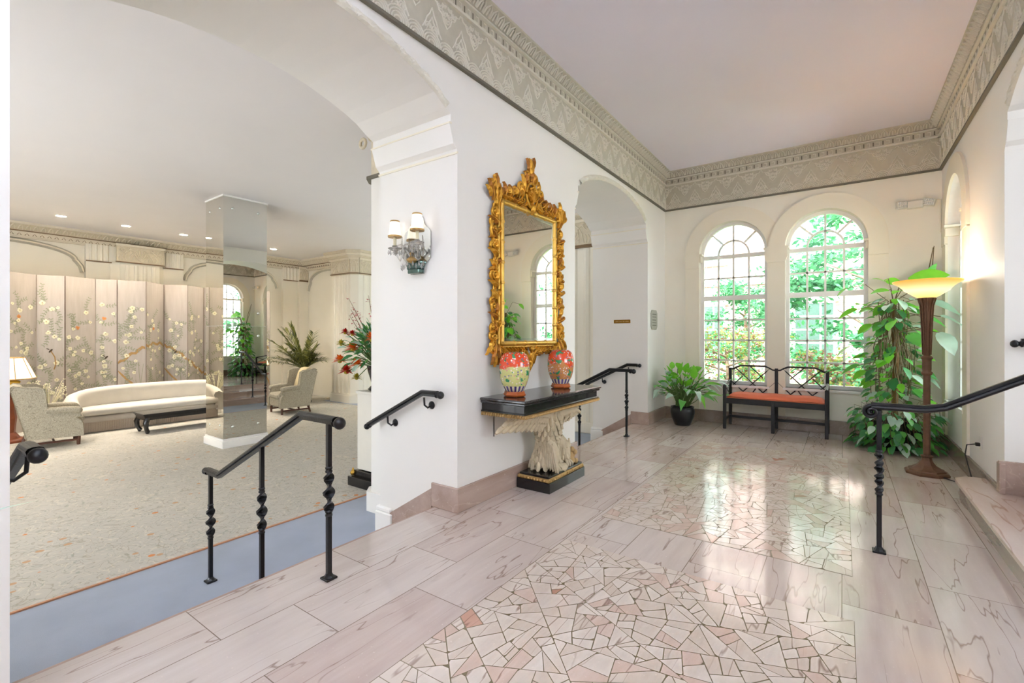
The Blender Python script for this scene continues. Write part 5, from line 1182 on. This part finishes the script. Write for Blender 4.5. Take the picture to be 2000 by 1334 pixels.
for (x, y, z_, dx_, dy_, dz_, L) in ((-.36, -.22, 1.66, -1, -.2, -.25, .20), (-.28, -.22, 1.70, -.4, -.6, .3, .18), (-.22, -.2, 1.48, -.8, -.3, -.4, .16), (-.42, -.2, 1.22, -.9, -.3, -.5, .17), (-.34, -.22, .99, -1, -.3, -.3, .2), (-.52, -.22, .93, -1, -.2, .0, .19),
                                 (-.28, -.25, .93, -.8, -.4, -.4, .15), (-.10, -.2, 1.98, -.6, -.1, .4, .16), (.30, -.25, 1.72, 1, -.4, -.3, .26), (.36, -.45, 1.55, .9, -.7, -.35, .28), (.34, -.5, 1.38, .5, -.8, -.8, .24), (.22, -.3, 1.56, .7, -.3, -.2, .22),
                                 (-.02, -.28, 1.52, -.3, -.9, -.3, .19), (.12, -.3, 1.36, .3, -.9, -.3, .2), (.30, -.4, 1.40, .6, -.8, -.1, .12), (-.06, -.2, 1.87, -.9, -.1, .15, .18), (.06, -.2, 1.86, -.5, -.8, .1, .18), (-.46, -.2, 1.92, -.8, 0, -.5, .12)):
    vleaf((x, y, z_), (dx_, dy_, dz_), L, 0 if z_ > 1.2 and x < .1 or L < .17 else (1 if L < .23 else 3), .35); vn.tube([(x * .1, y * .1, min(1.75, z_)), (x * .6, y * .7, z_ + .04), (x, y, z_)], .004, 5)
for (x, y, z_, d, L, w_) in ((.12, -.12, 1.99, (1, -.25, .12), .36, .22), (.30, -.02, 1.98, (.3, -.2, .8), .22, .17), (.05, -.1, 1.96, (-1, -.1, .35), .16, .1)):
    lf_.leaf((x, y, z_), d, L, w_, .05, .2, 0 if x < .2 else 1, 6, 0, .9); vn.tube([(0, 0, 1.75), (x, y, z_)], .005, 5)
vn.tube([(.26, .2, 1.75), (.34, .3, 2.1), (.40, .42, 2.42)], [.008, .007, .004], 6); vn.tube([(.24, .2, 1.75), (.38, .36, 2.1), (.41, .44, 2.44)], [.006, .006, .004], 6)
lf_.build('leaves', ['leafbright', 'leafmid', 'leafdark', 'leafsilver'], t); vn.build('stems', 'vine', t)
# plant whose leaf reaches in at the left edge
t = thing('strap_leaf_plant', 'narrow green leaf tip reaching in from the left edge by the near wall', 'potted plant', (-1.95, -.12, 0))
b = MB(); pot(b, .13, .22); b.build('pot', ['potblack', 'soil'], t)
b = MB()
for a, L, dz_, dr in ((2.2, .6, 1.3, .45), (.3, .4, 1.6, .3), (-1.2, .4, 1.6, .3), (3.6, .45, 1.6, .3), (-2.2, .4, 1.3, .3)): b.leaf((0, 0, .2), (math.cos(a), math.sin(a), dz_), L, .04, dr, .2, 0, 8, 2)
b.leaf((.0, .0, .80), (.10, .42, .13), .46, .04, .10, .2, 0, 8, 2); b.tube([(0, 0, .2), (0, 0, .81)], .006, 5); b.build('leaves', ['leafsilver'], t)
# ================================================================ LOUNGE FURNITURE
b = MB(); b.poly([[(-13.2, -3.8), (-4.42, -3.8), (-4.42, 7.7), (-10.2, 7.7), (-10.2, 7.55), (-11.75, 7.55), (-11.75, 8.1), (-13.2, 8.1)], [(-8.76, 3.42), (-8.76, 4.18), (-8.01, 4.18), (-8.01, 3.42)]], lambda u, v, w_: (u, v, LF + w_), .010); b.box(-4.42, -4.40, -3.8, 7.7, LF, LF + .011, 1); tag(b.build('area_rug', ['rug', 'rugline']), 'large beige rug with a fine vine pattern and thin orange border in the lounge', 'rug')
RUG = LF + .011
# ---- folding screen
def Pix(px, x):      # y on the plane X = x for a given column of the photograph, used only to read the panel joints
    r = (px - 1000) / 915.7; s, c = math.sin(R(35.2)), math.cos(R(35.2)); return x * (s * r + c) / (c * r - s)
jo = [(12, -12.28), (71, -12.62), (127, -12.40), (186, -12.58), (229, -12.44), (285, -12.26), (320, -12.70), (366, -12.36), (398, -12.74), (432, -12.36), (458, -12.60), (490, -12.36), (510, -12.60), (527, -12.40)]
V = [(-12.3, .25), (-12.52, .75), (-12.3, 1.2)] + [(x, Pix(px, x)) for px, x in jo]
t = thing('folding_screen', 'tall silvery folding screen painted with blossoming branches and birds, behind the sofa', 'folding screen', (0, 0, RUG)); rn = random.Random(31)
ZT = 2.96
for i in range(len(V) - 1):
    A, B = Vector((*V[i], 0)), Vector((*V[i + 1], 0)); d = (B - A); L = d.length; d.normalize(); nr = Vector((d.y, -d.x, 0)); nr = nr if nr.x > 0 else -nr
    b = MB(); b.poly([[(.004, 0), (L - .004, 0), (L - .004, ZT), (.004, ZT)]], lambda u, v, w_: tuple(A + d * u + nr * w_ + Vector((0, 0, v))), -.022)
    for u0 in ((.0035,) if i % 2 else (.0035, L - .0075)): b.poly([[(u0, 0), (u0 + .004, 0), (u0 + .004, ZT), (u0, ZT)]], lambda u, v, w_: tuple(A + d * u + nr * w_ + Vector((0, 0, v))), .004, 6)
    def F(u, v, h=.002): q = A + d * min(max(u, .012), L - .012) + nr * h; return (q.x, q.y, v)
    def blob(u, v, r, mat, k_=6, h=.002, el=1, an=0): b.add([F(u + r * math.cos(a) * math.cos(an) - r * el * math.sin(a) * math.sin(an), v + r * math.cos(a) * math.sin(an) + r * el * math.sin(a) * math.cos(an), h) for a in [2 * math.pi * q / k_ for q in range(k_)]], [tuple(range(k_))], mat)
    def flower(u, v, r, m=2):
        for q in range(5): a = q * 1.257 + rn.random(); blob(u + r * .55 * math.cos(a), v + r * .55 * math.sin(a), r * .55, m, 6, .0035)
        blob(u, v, r * .22, 3, 5, .0045)
    def sprig(u, v, n, sp_, m=1):
        a = rn.uniform(0, 6.28)
        for q in range(n):
            a += rn.uniform(-.5, .5); u2, v2 = u + math.cos(a) * sp_, v + math.sin(a) * sp_ * 1.1
            b.ribbon([(u, v), (u2, v2)], lambda x, y, h: F(x, y, .0015 + h * .2), .003, .001, 1)
            for s_ in (-1, 1): blob(u2 + .022 * math.cos(a + s_ * 1.1), v2 + .022 * math.sin(a + s_ * 1.1), .024, m, 5, .0025, .4, a + s_ * 1.1)
            u, v = u2, v2
    dens = 20 if i < 9 else 22
    for q in range(dens):
        u, v = rn.uniform(.06, L - .06), rn.uniform(.55, 2.45) if i < 8 else rn.uniform(.55, 2.2) + .1 * (i % 3)
        sprig(u, v, rn.randint(4, 8), .045)
        if rn.random() < .8: flower(u + rn.uniform(-.04, .04), v + rn.uniform(-.04, .04), rn.uniform(.025, .048), 2)
    if i in (3, 5, 6, 8): flower(L * .4, 2.15 - .1 * (i % 3), .035, 5)
    if i >= 7:
        wv = [(L * q / 8, 1.20 + .42 * math.sin((i - 7) * 1.0 + q / 8 * 1.0) + .03 * math.sin(q * 2 + i)) for q in range(9)]; b.ribbon(wv, lambda x, y, h: F(x, y, .002 + h * .2), .028, .002, 3)
        if i % 2: b.ribbon([(L * q / 6, 1.05 - .09 * q + .02 * math.sin(q * 3)) for q in range(7)], lambda x, y, h: F(x, y, .002 + h * .2), .018, .002, 3)
        for q in range(6): u = rn.uniform(.05, L - .05); b.ribbon([(u, .5), (u + rn.uniform(-.08, .1), rn.uniform(.8, 1.2))], lambda x, y, h: F(x, y, .002 + h * .1), .004, .001, 1)
    if i in (2, 4, 6, 9, 11):
        u, v = L * .5, 1.5 - .08 * (i % 4); blob(u, v, .045, 4, 7, .004, .4, .9); blob(u - .04, v + .035, .03, 4, 5, .0045, .35, -.4)
        if i == 4: b.ribbon([(u, v), (u + .06, v - .12), (u + .075, v - .26), (u + .05, v - .36)], lambda x, y, h: F(x, y, .004), .009, 0, 3)
    b.build('panel', ['silk', 'paintgreen', 'paintcream', 'paintochre', 'paintdark', 'paintorange', 'walnut'], t)
# ---- sofa: long curved banquette, back wrapping round both ends
t = thing('sofa', 'long curved ivory sofa with a deep fringe in front of the painted screen', 'sofa', (-11.3, 3.80, RUG))
hl = 1.5; dpth = .78
def cur(s_, k=1.0, off_=0):    # superellipse back line, s_ in -1..1
    a = s_ * math.pi / 2 * 1.0; return Vector((-(dpth * k + off_) * abs(math.cos(a)) ** .62, (hl * k + off_) * (1 if a > 0 else -1) * abs(math.sin(a)) ** .72, 0))
n = 48; prof = lambda h: [(.0, .17), (.10, .17), (.13, .24), (.12, h - .16), (.15, h - .07), (.12, h - .01), (.05, h + .012), (-.03, h - .02), (-.07, h - .10), (-.075, .3), (-.07, .17)]
vs = []; m = 11
for i in range(n + 1):
    s_ = i / n * 2 - 1; c = cur(s_); e = .01; t1 = (cur(min(1, s_ + e)) - cur(max(-1, s_ - e))).normalized(); nx = Vector((t1.y, -t1.x, 0)); h = .56 + .23 * (max(0, math.cos(s_ * math.pi / 2)) ** .5)
    nx = -nx if nx.dot(c) > 0 else nx
    for a, z_ in prof(h): q = c + nx * (-a if False else a * 1.0) * -1.0 * -1; vs.append((q.x, q.y, z_))
b = MB(); b.add(vs, [(i * m + k_, i * m + (k_ + 1) % m, (i + 1) * m + (k_ + 1) % m, (i + 1) * m + k_) for i in range(n) for k_ in range(m)] + [tuple(range(m)), tuple(n * m + k_ for k_ in range(m))[::-1]], 0, True); b.build('backrest', 'sofa', t)
def seatp(k, fx, n=36): return [(fx + .05 * math.cos(q * math.pi / 2) ** 2 * 0 + .03 * math.cos(q / 1.0 * math.pi / 2), hl * k * q) for q in [1 - 2 * i / 12 for i in range(13)]] + [tuple(cur(s_, k)[:2]) for s_ in [-1 + 2 * i / n for i in range(1, n)]]
def roll(b, k, fx, z0, z1, mat=0, r=.05):
    prof_ = [(-r, z0), (-r * .3, z0 + .012), (0, z0 + .04), (0, z1 - .045), (-r * .3, z1 - .014), (-r * 1.2, z1)]
    ring = []
    for o_, z_ in prof_:
        P = seatp(k, fx); cx0_ = -.35; ring.append([(x + (o_ if x > cx0_ else -o_) * (1 if x > -.05 else .3), y * (1 + o_ / hl), z_) for x, y in P])
    n_ = len(ring[0]); vs = [p for r_ in ring for p in r_]
    b.add(vs, [(i * n_ + k_, i * n_ + (k_ + 1) % n_, (i + 1) * n_ + (k_ + 1) % n_, (i + 1) * n_ + k_) for i in range(len(ring) - 1) for k_ in range(n_)] + [tuple(range((len(ring) - 1) * n_, len(ring) * n_))], mat, True)
b = MB(); roll(b, .955, .03, .31, .44); b.build('seat_cushion', 'sofa', t)
b = MB(); roll(b, .96, .0, .17, .31); b.build('base', 'sofa2', t)
b = MB(); P = seatp(.955, -.01); P2 = []
for i in range(len(P)):
    a, c = P[i], P[(i + 1) % len(P)]; l = math.dist(a, c); k_ = max(1, int(l / .016))
    for j in range(k_): P2.append((a[0] + (c[0] - a[0]) * j / k_, a[1] + (c[1] - a[1]) * j / k_))
vs = []
for i, (x, y) in enumerate(P2): q = .008 * (1 if i % 2 else -1); L_ = math.hypot(x + .3, y) or 1; vs += [(x + (x + .3) / L_ * q, y + y / L_ * q, .01), (x + (x + .3) / L_ * q, y + y / L_ * q, .21)]
n_ = len(P2); b.add(vs, [(2 * i, 2 * ((i + 1) % n_), 2 * ((i + 1) % n_) + 1, 2 * i + 1) for i in range(n_)]); b.build('fringe', 'fringe', t)
# ---- wing armchairs
def armchair(loc, rz, label):
    t = thing('wing_armchair', label, 'armchair', loc, rz, 'patterned wing armchairs around the coffee table')      # faces +y
    b = MB(); b.box(-.36, .36, -.30, .36, .16, .36, bev=.03); b.build('seat_frame', 'brocade', t)
    b = MB(); b.box(-.27, .27, -.24, .40, .34, .48, bev=.045); b.build('seat_cushion', 'brocade', t)
    side = [(-.33, .30), (-.30, .30)]
    b = MB(); pr = [(-.22, .16), (-.34, .50), (-.44, .94), (-.46, .985), (-.42, 1.005), (-.34, .99), (-.29, .93), (-.19, .52), (-.14, .30), (-.14, .16)]
    b.poly([pr], lambda u, v, w_: (-.34 + w_, u, v), .68); b.build('backrest', 'brocade', t, bevel=.02)
    for sg in (-1, 1):
        b = MB(); pw = [(-.28, .16), (-.37, .55), (-.455, .93), (-.40, .985), (-.16, .975), (-.09, .94), (-.07, .86), (-.05, .66), (.0, .585), (.28, .57), (.33, .55), (.345, .48), (.30, .45), (.345, .40), (.37, .35), (.37, .16)]
        b.poly([pw], lambda u, v, w_, sg=sg: (sg * (.30 + w_), u, v), .075); b.build('arm_wing', 'brocade', t, bevel=.015)
        b = MB(); b.tube([(sg * .345, -.06, .60), (sg * .35, .15, .592), (sg * .352, .31, .575)], [.05, .056, .058], 12); b.ball((sg * .352, .315, .57), .056); b.build('armrest', 'brocade', t)
    for x in (-.32, .32):
        for y, dy_ in ((.32, 0), (-.26, -.06)): b = MB(); b.tube([(x, y, .18), (x, y + dy_, 0)], [.03, .024], 4); b.build('leg', 'walnut', t)
        b = MB(); b.box(x - .011, x + .011, -.29, .32, .07, .10); b.build('stretcher', 'walnut', t)
    b = MB(); b.box(-.32, .32, .02, .042, .07, .10); b.build('stretcher', 'walnut', t); return t
armchair((-10.68, 1.93, RUG), R(-8), 'grey patterned wing armchair beside the lit lamp, at the near end of the sofa')
ch2 = armchair((-10.62, 6.02, RUG), R(172), 'grey patterned wing armchair by the potted palm, draped with a cream throw')
b = MB(); pts = [(-.16, .56), (-.21, .74), (-.27, .92), (-.34, 1.012), (-.42, 1.03), (-.47, .99), (-.45, .9), (-.42, .78)]; vs = []
for y, z_ in pts: vs += [(-.10, y + .012, z_), (.22, y + .012, z_)]
b.add(vs, [(2 * i, 2 * i + 1, 2 * i + 3, 2 * i + 2) for i in range(len(pts) - 1)], 0, True); o = b.build('throw_blanket', 'throw', loc=(-10.62, 6.02, RUG)); o.rotation_euler = (0, 0, R(172)); tag(o, 'cream throw hung over the back of the far wing armchair', 'throw')
sm = o.modifiers.new('solid', 'SOLIDIFY'); sm.thickness = .02; sm.offset = 1
# ---- coffee table
t = thing('coffee_table', 'low black lacquer coffee table with curved feet in front of the sofa', 'coffee table', (-10.58, 4.0, RUG))
b = MB(); b.box(-.27, .27, -.92, .92, .335, .365, bev=.008); b.box(-.25, .25, -.90, .90, .31, .335); b.build('tabletop', 'lacquer', t)
b = MB(); b.box(-.24, .24, -.89, .89, .25, .31, bev=.004); b.build('apron', 'lacquer', t)
for sx_ in (-1, 1):
    for sy_ in (-1, 1): b = MB(); b.tube([(sx_ * .20, sy_ * .84, .28), (sx_ * .235, sy_ * .875, .20), (sx_ * .225, sy_ * .865, .10), (sx_ * .20, sy_ * .84, .045), (sx_ * .18, sy_ * .82, .025)], [.05, .046, .036, .036, .03], 8); b.ball((sx_ * .20, sy_ * .84, .03), .034); b.build('leg', 'lacquer', t)
# ---- lamps
def table_lamp(loc, label):
    t = thing('table_lamp', label, 'table lamp', loc, 0, 'cream-shaded table lamps beside the sofa')
    b = MB(); b.lathe([(.17, 0), (.18, .02), (.15, .035), (.05, .05), (.035, .06)], 24); b.build('base', 'lampcream', t)
    b = MB(); b.lathe([(.045, .05), (.075, .07), (.095, .12), (.105, .15), (.09, .165), (.06, .175)], 24); b.build('body', 'lampyellow', t)
    b = MB(); b.tube([(0, 0, .16), (0, 0, .3)], .012, 8); b.build('stem', 'brassball', t)
    b = MB(); b.lathe([(.30, .20), (.235, .37), (.155, .56)], 8, smooth=False)
    for k_ in range(8): a = 2 * math.pi * k_ / 8; b.tube([(.302 * math.cos(a), .302 * math.sin(a), .20), (.157 * math.cos(a), .157 * math.sin(a), .56)], .005, 4, 1)
    b.lathe([(.302, .195), (.306, .205), (.300, .212)], 8, mat=1, smooth=False); b.lathe([(.157, .552), (.160, .56), (.155, .566)], 8, mat=1, smooth=False); b.build('shade', ['shadeglow', 'antique'], t)
    lamp('lamp_bulb', 'POINT', (0, 0, .40), 9, (1, .78, .48), .05, parent=t); return t
def side_table(loc, label, grp):
    t = thing('side_table', label, 'side table', loc, 0, grp)
    b = MB(); b.lathe([(.30, .83), (.31, .845), (.30, .86), (.0, .86)], 32); b.build('tabletop', 'cherry', t)
    b = MB(); b.lathe([(.17, .06), (.15, .10), (.11, .16), (.12, .30), (.13, .40), (.11, .55), (.13, .72), (.18, .83)], 8, smooth=False); b.build('pedestal', 'cherry', t)
    b = MB(); b.lathe([(.25, 0), (.26, .03), (.2, .06), (.0, .062)], 24); b.build('base', 'cherry', t); return t
side_table((-11.5, 1.54, RUG), 'red-brown round pedestal table under the lit lamp behind the near armchair', 'pedestal tables at the ends of the sofa'); side_table((-11.85, 5.80, RUG), 'red-brown pedestal table half hidden behind the mirrored column', 'pedestal tables at the ends of the sofa')
table_lamp((-11.46, 1.60, RUG + .862), 'lit cream-shaded table lamp with a yellow base, left of the sofa'); table_lamp((-11.85, 5.83, RUG + .862), 'cream lamp shade peeping out beside the mirrored column')
# ---- plants in the lounge
def frond(b, base, az, el, L, n=16, ll=.3, wd=.03, mats=(0, 1), rn=random, sag=.5):
    base = Vector(base); d = Vector((math.cos(az) * math.cos(el), math.sin(az) * math.cos(el), math.sin(el))); pts = [base + d * L * q - Vector((0, 0, 1)) * sag * L * q * q for q in [i / 10 for i in range(11)]]
    b.tube(pts, [.009 * (1.1 - i / 11) for i in range(11)], 5, mats[0])
    for i in range(n):
        q = .22 + .78 * i / n; f = q * 10; k_ = min(9, int(f)); p = pts[k_].lerp(pts[k_ + 1], f - k_); tg = (pts[k_ + 1] - pts[k_]).normalized(); sd = tg.cross(Vector((0, 0, 1))); sd = sd.normalized() if sd.length > .05 else Vector((1, 0, 0))
        for s_ in (-1, 1): b.leaf(p, tg * .75 + sd * s_ * .8 + Vector((0, 0, rn.uniform(-.05, .3))), ll * (1 - .5 * abs(q - .55)) * rn.uniform(.85, 1.1), wd, rn.uniform(.05, .35), .15, mats[rn.random() < .35], 3, 2)
t = thing('potted_palm', 'spreading palm in a white urn behind the far armchair', 'potted palm', (-11.9, 7.12, RUG))
b = MB(); b.lathe([(.10, .36), (.13, .40), (.20, .58), (.23, .72), (.20, .84), (.14, .89), (.15, .91), (.12, .91), (.11, .86), (.001, .86)], 28); b.build('pot', 'potwhite', t)
b = MB(); b.lathe([(.19, .33), (.20, .35), (.18, .37), (.0, .37)], 16)
for k_ in range(4): a = .4 + k_ * H2; c, s_ = math.cos(a), math.sin(a); b.tube([(.15 * c, .15 * s_, .34), (.21 * c, .21 * s_, .27), (.17 * c, .17 * s_, .15), (.15 * c, .15 * s_, .07), (.21 * c, .21 * s_, .015)], [.028, .032, .022, .02, .026], 8)
b.lathe([(.16, .11), (.17, .13), (.15, .14), (.0, .14)], 12); b.build('stand', 'blackwood', t)
b = MB(); rn = random.Random(12)
for i in range(30):
    az = rn.uniform(0, 6.28); el = rn.uniform(.55, 1.45); L = rn.uniform(.95, 1.4)
    if math.sin(az) > .15: L *= .58
    if math.cos(az) < -.3: L *= .75
    frond(b, (0, 0, .86), az, el, L, 15, .34, .038, rn=rn, sag=.35)
for az, el, L in ((-1.9, .9, 1.35), (-1.2, .75, 1.3), (1.2, 1.2, .85), (-2.2, 1.15, 1.45), (.2, 1.3, 1.3), (-1.5, .45, 1.1), (-1.8, 1.35, 1.55), (1.5, 1.42, 1.0), (-2.6, 1.2, 1.5)): frond(b, (0, 0, .88), az, el, L, 18, .36, .04, rn=rn, sag=.2)
b.build('fronds', ['leafpalm', 'leafpalmd'], t)
t = thing('potted_grass_plant', 'yellow-green grassy plant behind the lit table lamp', 'potted plant', (-11.9, 1.0, RUG))
b = MB(); pot(b, .17, .9); b.build('pot', ['potwhite', 'soil'], t); b = MB()
for i in range(60): a = rn.uniform(0, 6.28); b.leaf((0, 0, .85), (math.cos(a), math.sin(a) * 1.2, rn.uniform(.7, 1.9)), rn.uniform(.35, .6), .03, rn.uniform(.2, .5), .2, int(rn.random() < .4), 6, 2)
for i in range(16): b.leaf((0.1, .45 + .03 * i % .3, .98 + .008 * i), (.25, rn.uniform(-.9, 1), rn.uniform(.15, .7)), rn.uniform(.3, .5), .035, .25, .2, 0, 6, 2)
b.tube([(0, 0, .8), (.05, .3, .95), (.1, .5, 1.0)], .01, 5); b.build('leaves', ['leafbright', 'leafpalm'], t)
t = thing('dried_spray', 'small spray of pale dried stems between the armchair and the sofa', 'dried plant', (-12.0, 2.15, RUG))
b = MB(); b.lathe([(.09, 0), (.11, .2), (.06, .42), (.07, .44), (.0, .44)], 16); b.build('vase', 'potwhite', t); b = MB()
for i in range(40): a = rn.uniform(0, 6.28); e = Vector((math.cos(a) * .2, math.sin(a) * .2, rn.uniform(.65, .95))); b.tube([(0, 0, .4), e * .7 + Vector((0, 0, .15)), e], .004, 4); [b.ball(e + Vector((rn.uniform(-.04, .04), rn.uniform(-.04, .04), rn.uniform(-.08, .03))), .010, 0, 6) for _ in range(4)]
b.build('stems', 'paintcream', t)
# ---- flowers on a pedestal
px_, py_ = -4.62, 3.72
t = thing('pedestal', 'off-white square pedestal on a black stepped plinth beside the pier', 'pedestal', (px_, py_, RUG))
b = MB(); b.box(-.17, .17, -.17, .17, .19, 1.10, bev=.004); b.box(-.185, .185, -.185, .185, 1.10, 1.13, bev=.004); b.build('shaft', 'plinthwhite', t)
b = MB(); b.box(-.25, .25, -.25, .25, 0, .11, bev=.004); b.box(-.20, .20, -.20, .20, .11, .18, bev=.004); p_ = b.build('plinth', 'lacquer', t)
for sx_, sy_ in ((-1, -1), (1, -1), (-1, 1), (1, 1)): b = MB(); b.ball((sx_ * .205, sy_ * .205, .145), .034); b.tube([(sx_ * .205, sy_ * .205, .17), (sx_ * .205, sy_ * .205, .21)], [.018, .004], 8); b.build('brass_ball', 'brassball', p_)
t = thing('flower_arrangement', 'tall arrangement of orange and red flowers with blossom twigs on the pedestal', 'flower arrangement', (px_, py_, RUG + 1.131))
b = MB(); b.lathe([(.10, 0), (.12, .02), (.07, .07), (.09, .14), (.12, .24), (.13, .30), (.0, .30)], 20); b.build('vase', 'lacquer', t)
b = MB(); st = MB(); rn = random.Random(8)
for i in range(280):
    a = rn.uniform(0, 6.28); e = rn.uniform(-.3, 1.45); r_ = rn.uniform(.2, .40); d = Vector((math.cos(a) * math.cos(e), math.sin(a) * math.cos(e), math.sin(e))); p = Vector((0, 0, .42)) + d * r_
    b.leaf(p, d + Vector((0, 0, -.1)), rn.uniform(.08, .15), rn.uniform(.03, .05), .3, .2, rn.choice((0, 1, 1, 2)), 4, 0, rn.uniform(-1, 1))
    if i % 3 == 0: st.tube([(0, 0, .28), Vector((0, 0, .36)) + d * r_ * .5, p], .004, 4)
b.build('leaves', ['leafmid', 'leafdark', 'leafsilver'], t)
def bloom(p, r, mat, n=30):
    r *= 1.3; q = MB(); p = Vector(p)
    for i in range(n): a = i * 2.4; e = 1.3 - 1.5 * i / n; q.leaf(p, (math.cos(a) * math.cos(e), math.sin(a) * math.cos(e), math.sin(e)), r * rn.uniform(.8, 1.1), r * .38, .15, .3, 0, 3, 0)
    q.ball(p, r * .3, 1, 8); st.tube([(0, 0, .28), p * .5 + Vector((0, 0, .2)), p], .006, 5); return q.build('bloom', [mat, 'petalyellow'], t)
for p, r, m in (((-.22, -.20, .50), .095, 'petalorange'), ((-.36, -.28, .36), .08, 'petalorange'), ((-.40, -.16, .22), .075, 'petalorange'), ((-.26, -.26, .23), .08, 'petalred'), ((-.20, -.22, .68), .055, 'petalred'), ((-.34, -.22, .70), .055, 'petalred'), ((-.45, -.2, .56), .06, 'petalyellow'),
                ((.15, -.2, .62), .09, 'petalorange'), ((.25, .1, .4), .09, 'petalred'), ((0, .25, .6), .09, 'petalorange'), ((.0, -.3, .32), .08, 'petalorange'), ((-.28, -.1, .14), .06, 'petalyellow')): bloom(p, r, m)
tw = MB()
for (ex, ey, ez) in ((-.30, -.2, 1.12), (-.20, -.24, .98), (-.05, -.1, 1.15), (.15, .1, 1.05), (-.36, -.15, .92), (.2, -.2, .95)):
    P = [Vector((0, 0, .3)), Vector((ex * .25, ey * .3, ez * .55)), Vector((ex * .7, ey * .7, ez * .82)), Vector((ex, ey, ez))]; tw.tube(P, [.006, .005, .004, .002], 5)
    for k_ in range(16): q = rn.uniform(.3, 1); f = q * 3; j = min(2, int(f)); c = P[j].lerp(P[j + 1], f - j); [tw.leaf(c + Vector((rn.uniform(-.02, .02),) * 3), (rn.uniform(-1, 1), rn.uniform(-1, 1), rn.uniform(-.5, 1)), .03, .022, 0, .2, 1, 2, 0) for _ in range(2)]
tw.build('blossom_twigs', ['bark', 'petalpink'], t); st.build('stems', 'stem', t)
# ---- recessed lights in the lounge ceiling
LL = 'round recessed downlight in the lounge ceiling, '
spots = [(-12.03, 2.32, LL + 'nearest the left wall edge'), (-12.03, 3.30, LL + 'second along the row above the screen'), (-12.03, 4.33, LL + 'third along the row, just before the mirrored column'), (-12.03, 5.36, LL + 'hidden behind the mirrored column'), (-12.12, 6.4, LL + 'just past the mirrored column'),
         (-12.03, 1.3, LL + 'added unseen as fill, left of the row above the screen'), (-12.03, .2, LL + 'added unseen as fill over the far corner left of the screen'), (-9.6, .3, LL + 'added unseen as fill over the open floor left of the coffee table'), (-9.6, -1.5, LL + 'added unseen as fill over the rug by the near wall'), (-6.4, -1.0, LL + 'added unseen as fill near the lounge steps')]  # this row of downlights is added out of view to brighten the lounge
for i, (x, y, lb) in enumerate(spots):
    t = thing('recessed_light', lb, 'ceiling light', (x, y, 3.6), 0, 'recessed downlights in the lounge ceiling')
    b = MB(); b.lathe([(.085, -.001), (.088, -.006), (.075, -.008), (.073, -.001)], 24); b.build('trim_ring', 'plastic', t)
    b = MB(); b.lathe([(.001, -.004), (.074, -.004)], 24, smooth=False); b.build('lens', 'glow', t)
    lamp('downlight', 'SPOT', (0, 0, -.02), 66, (1, .90, .76), .06, parent=t, spot_size=R(110), spot_blend=1.0)
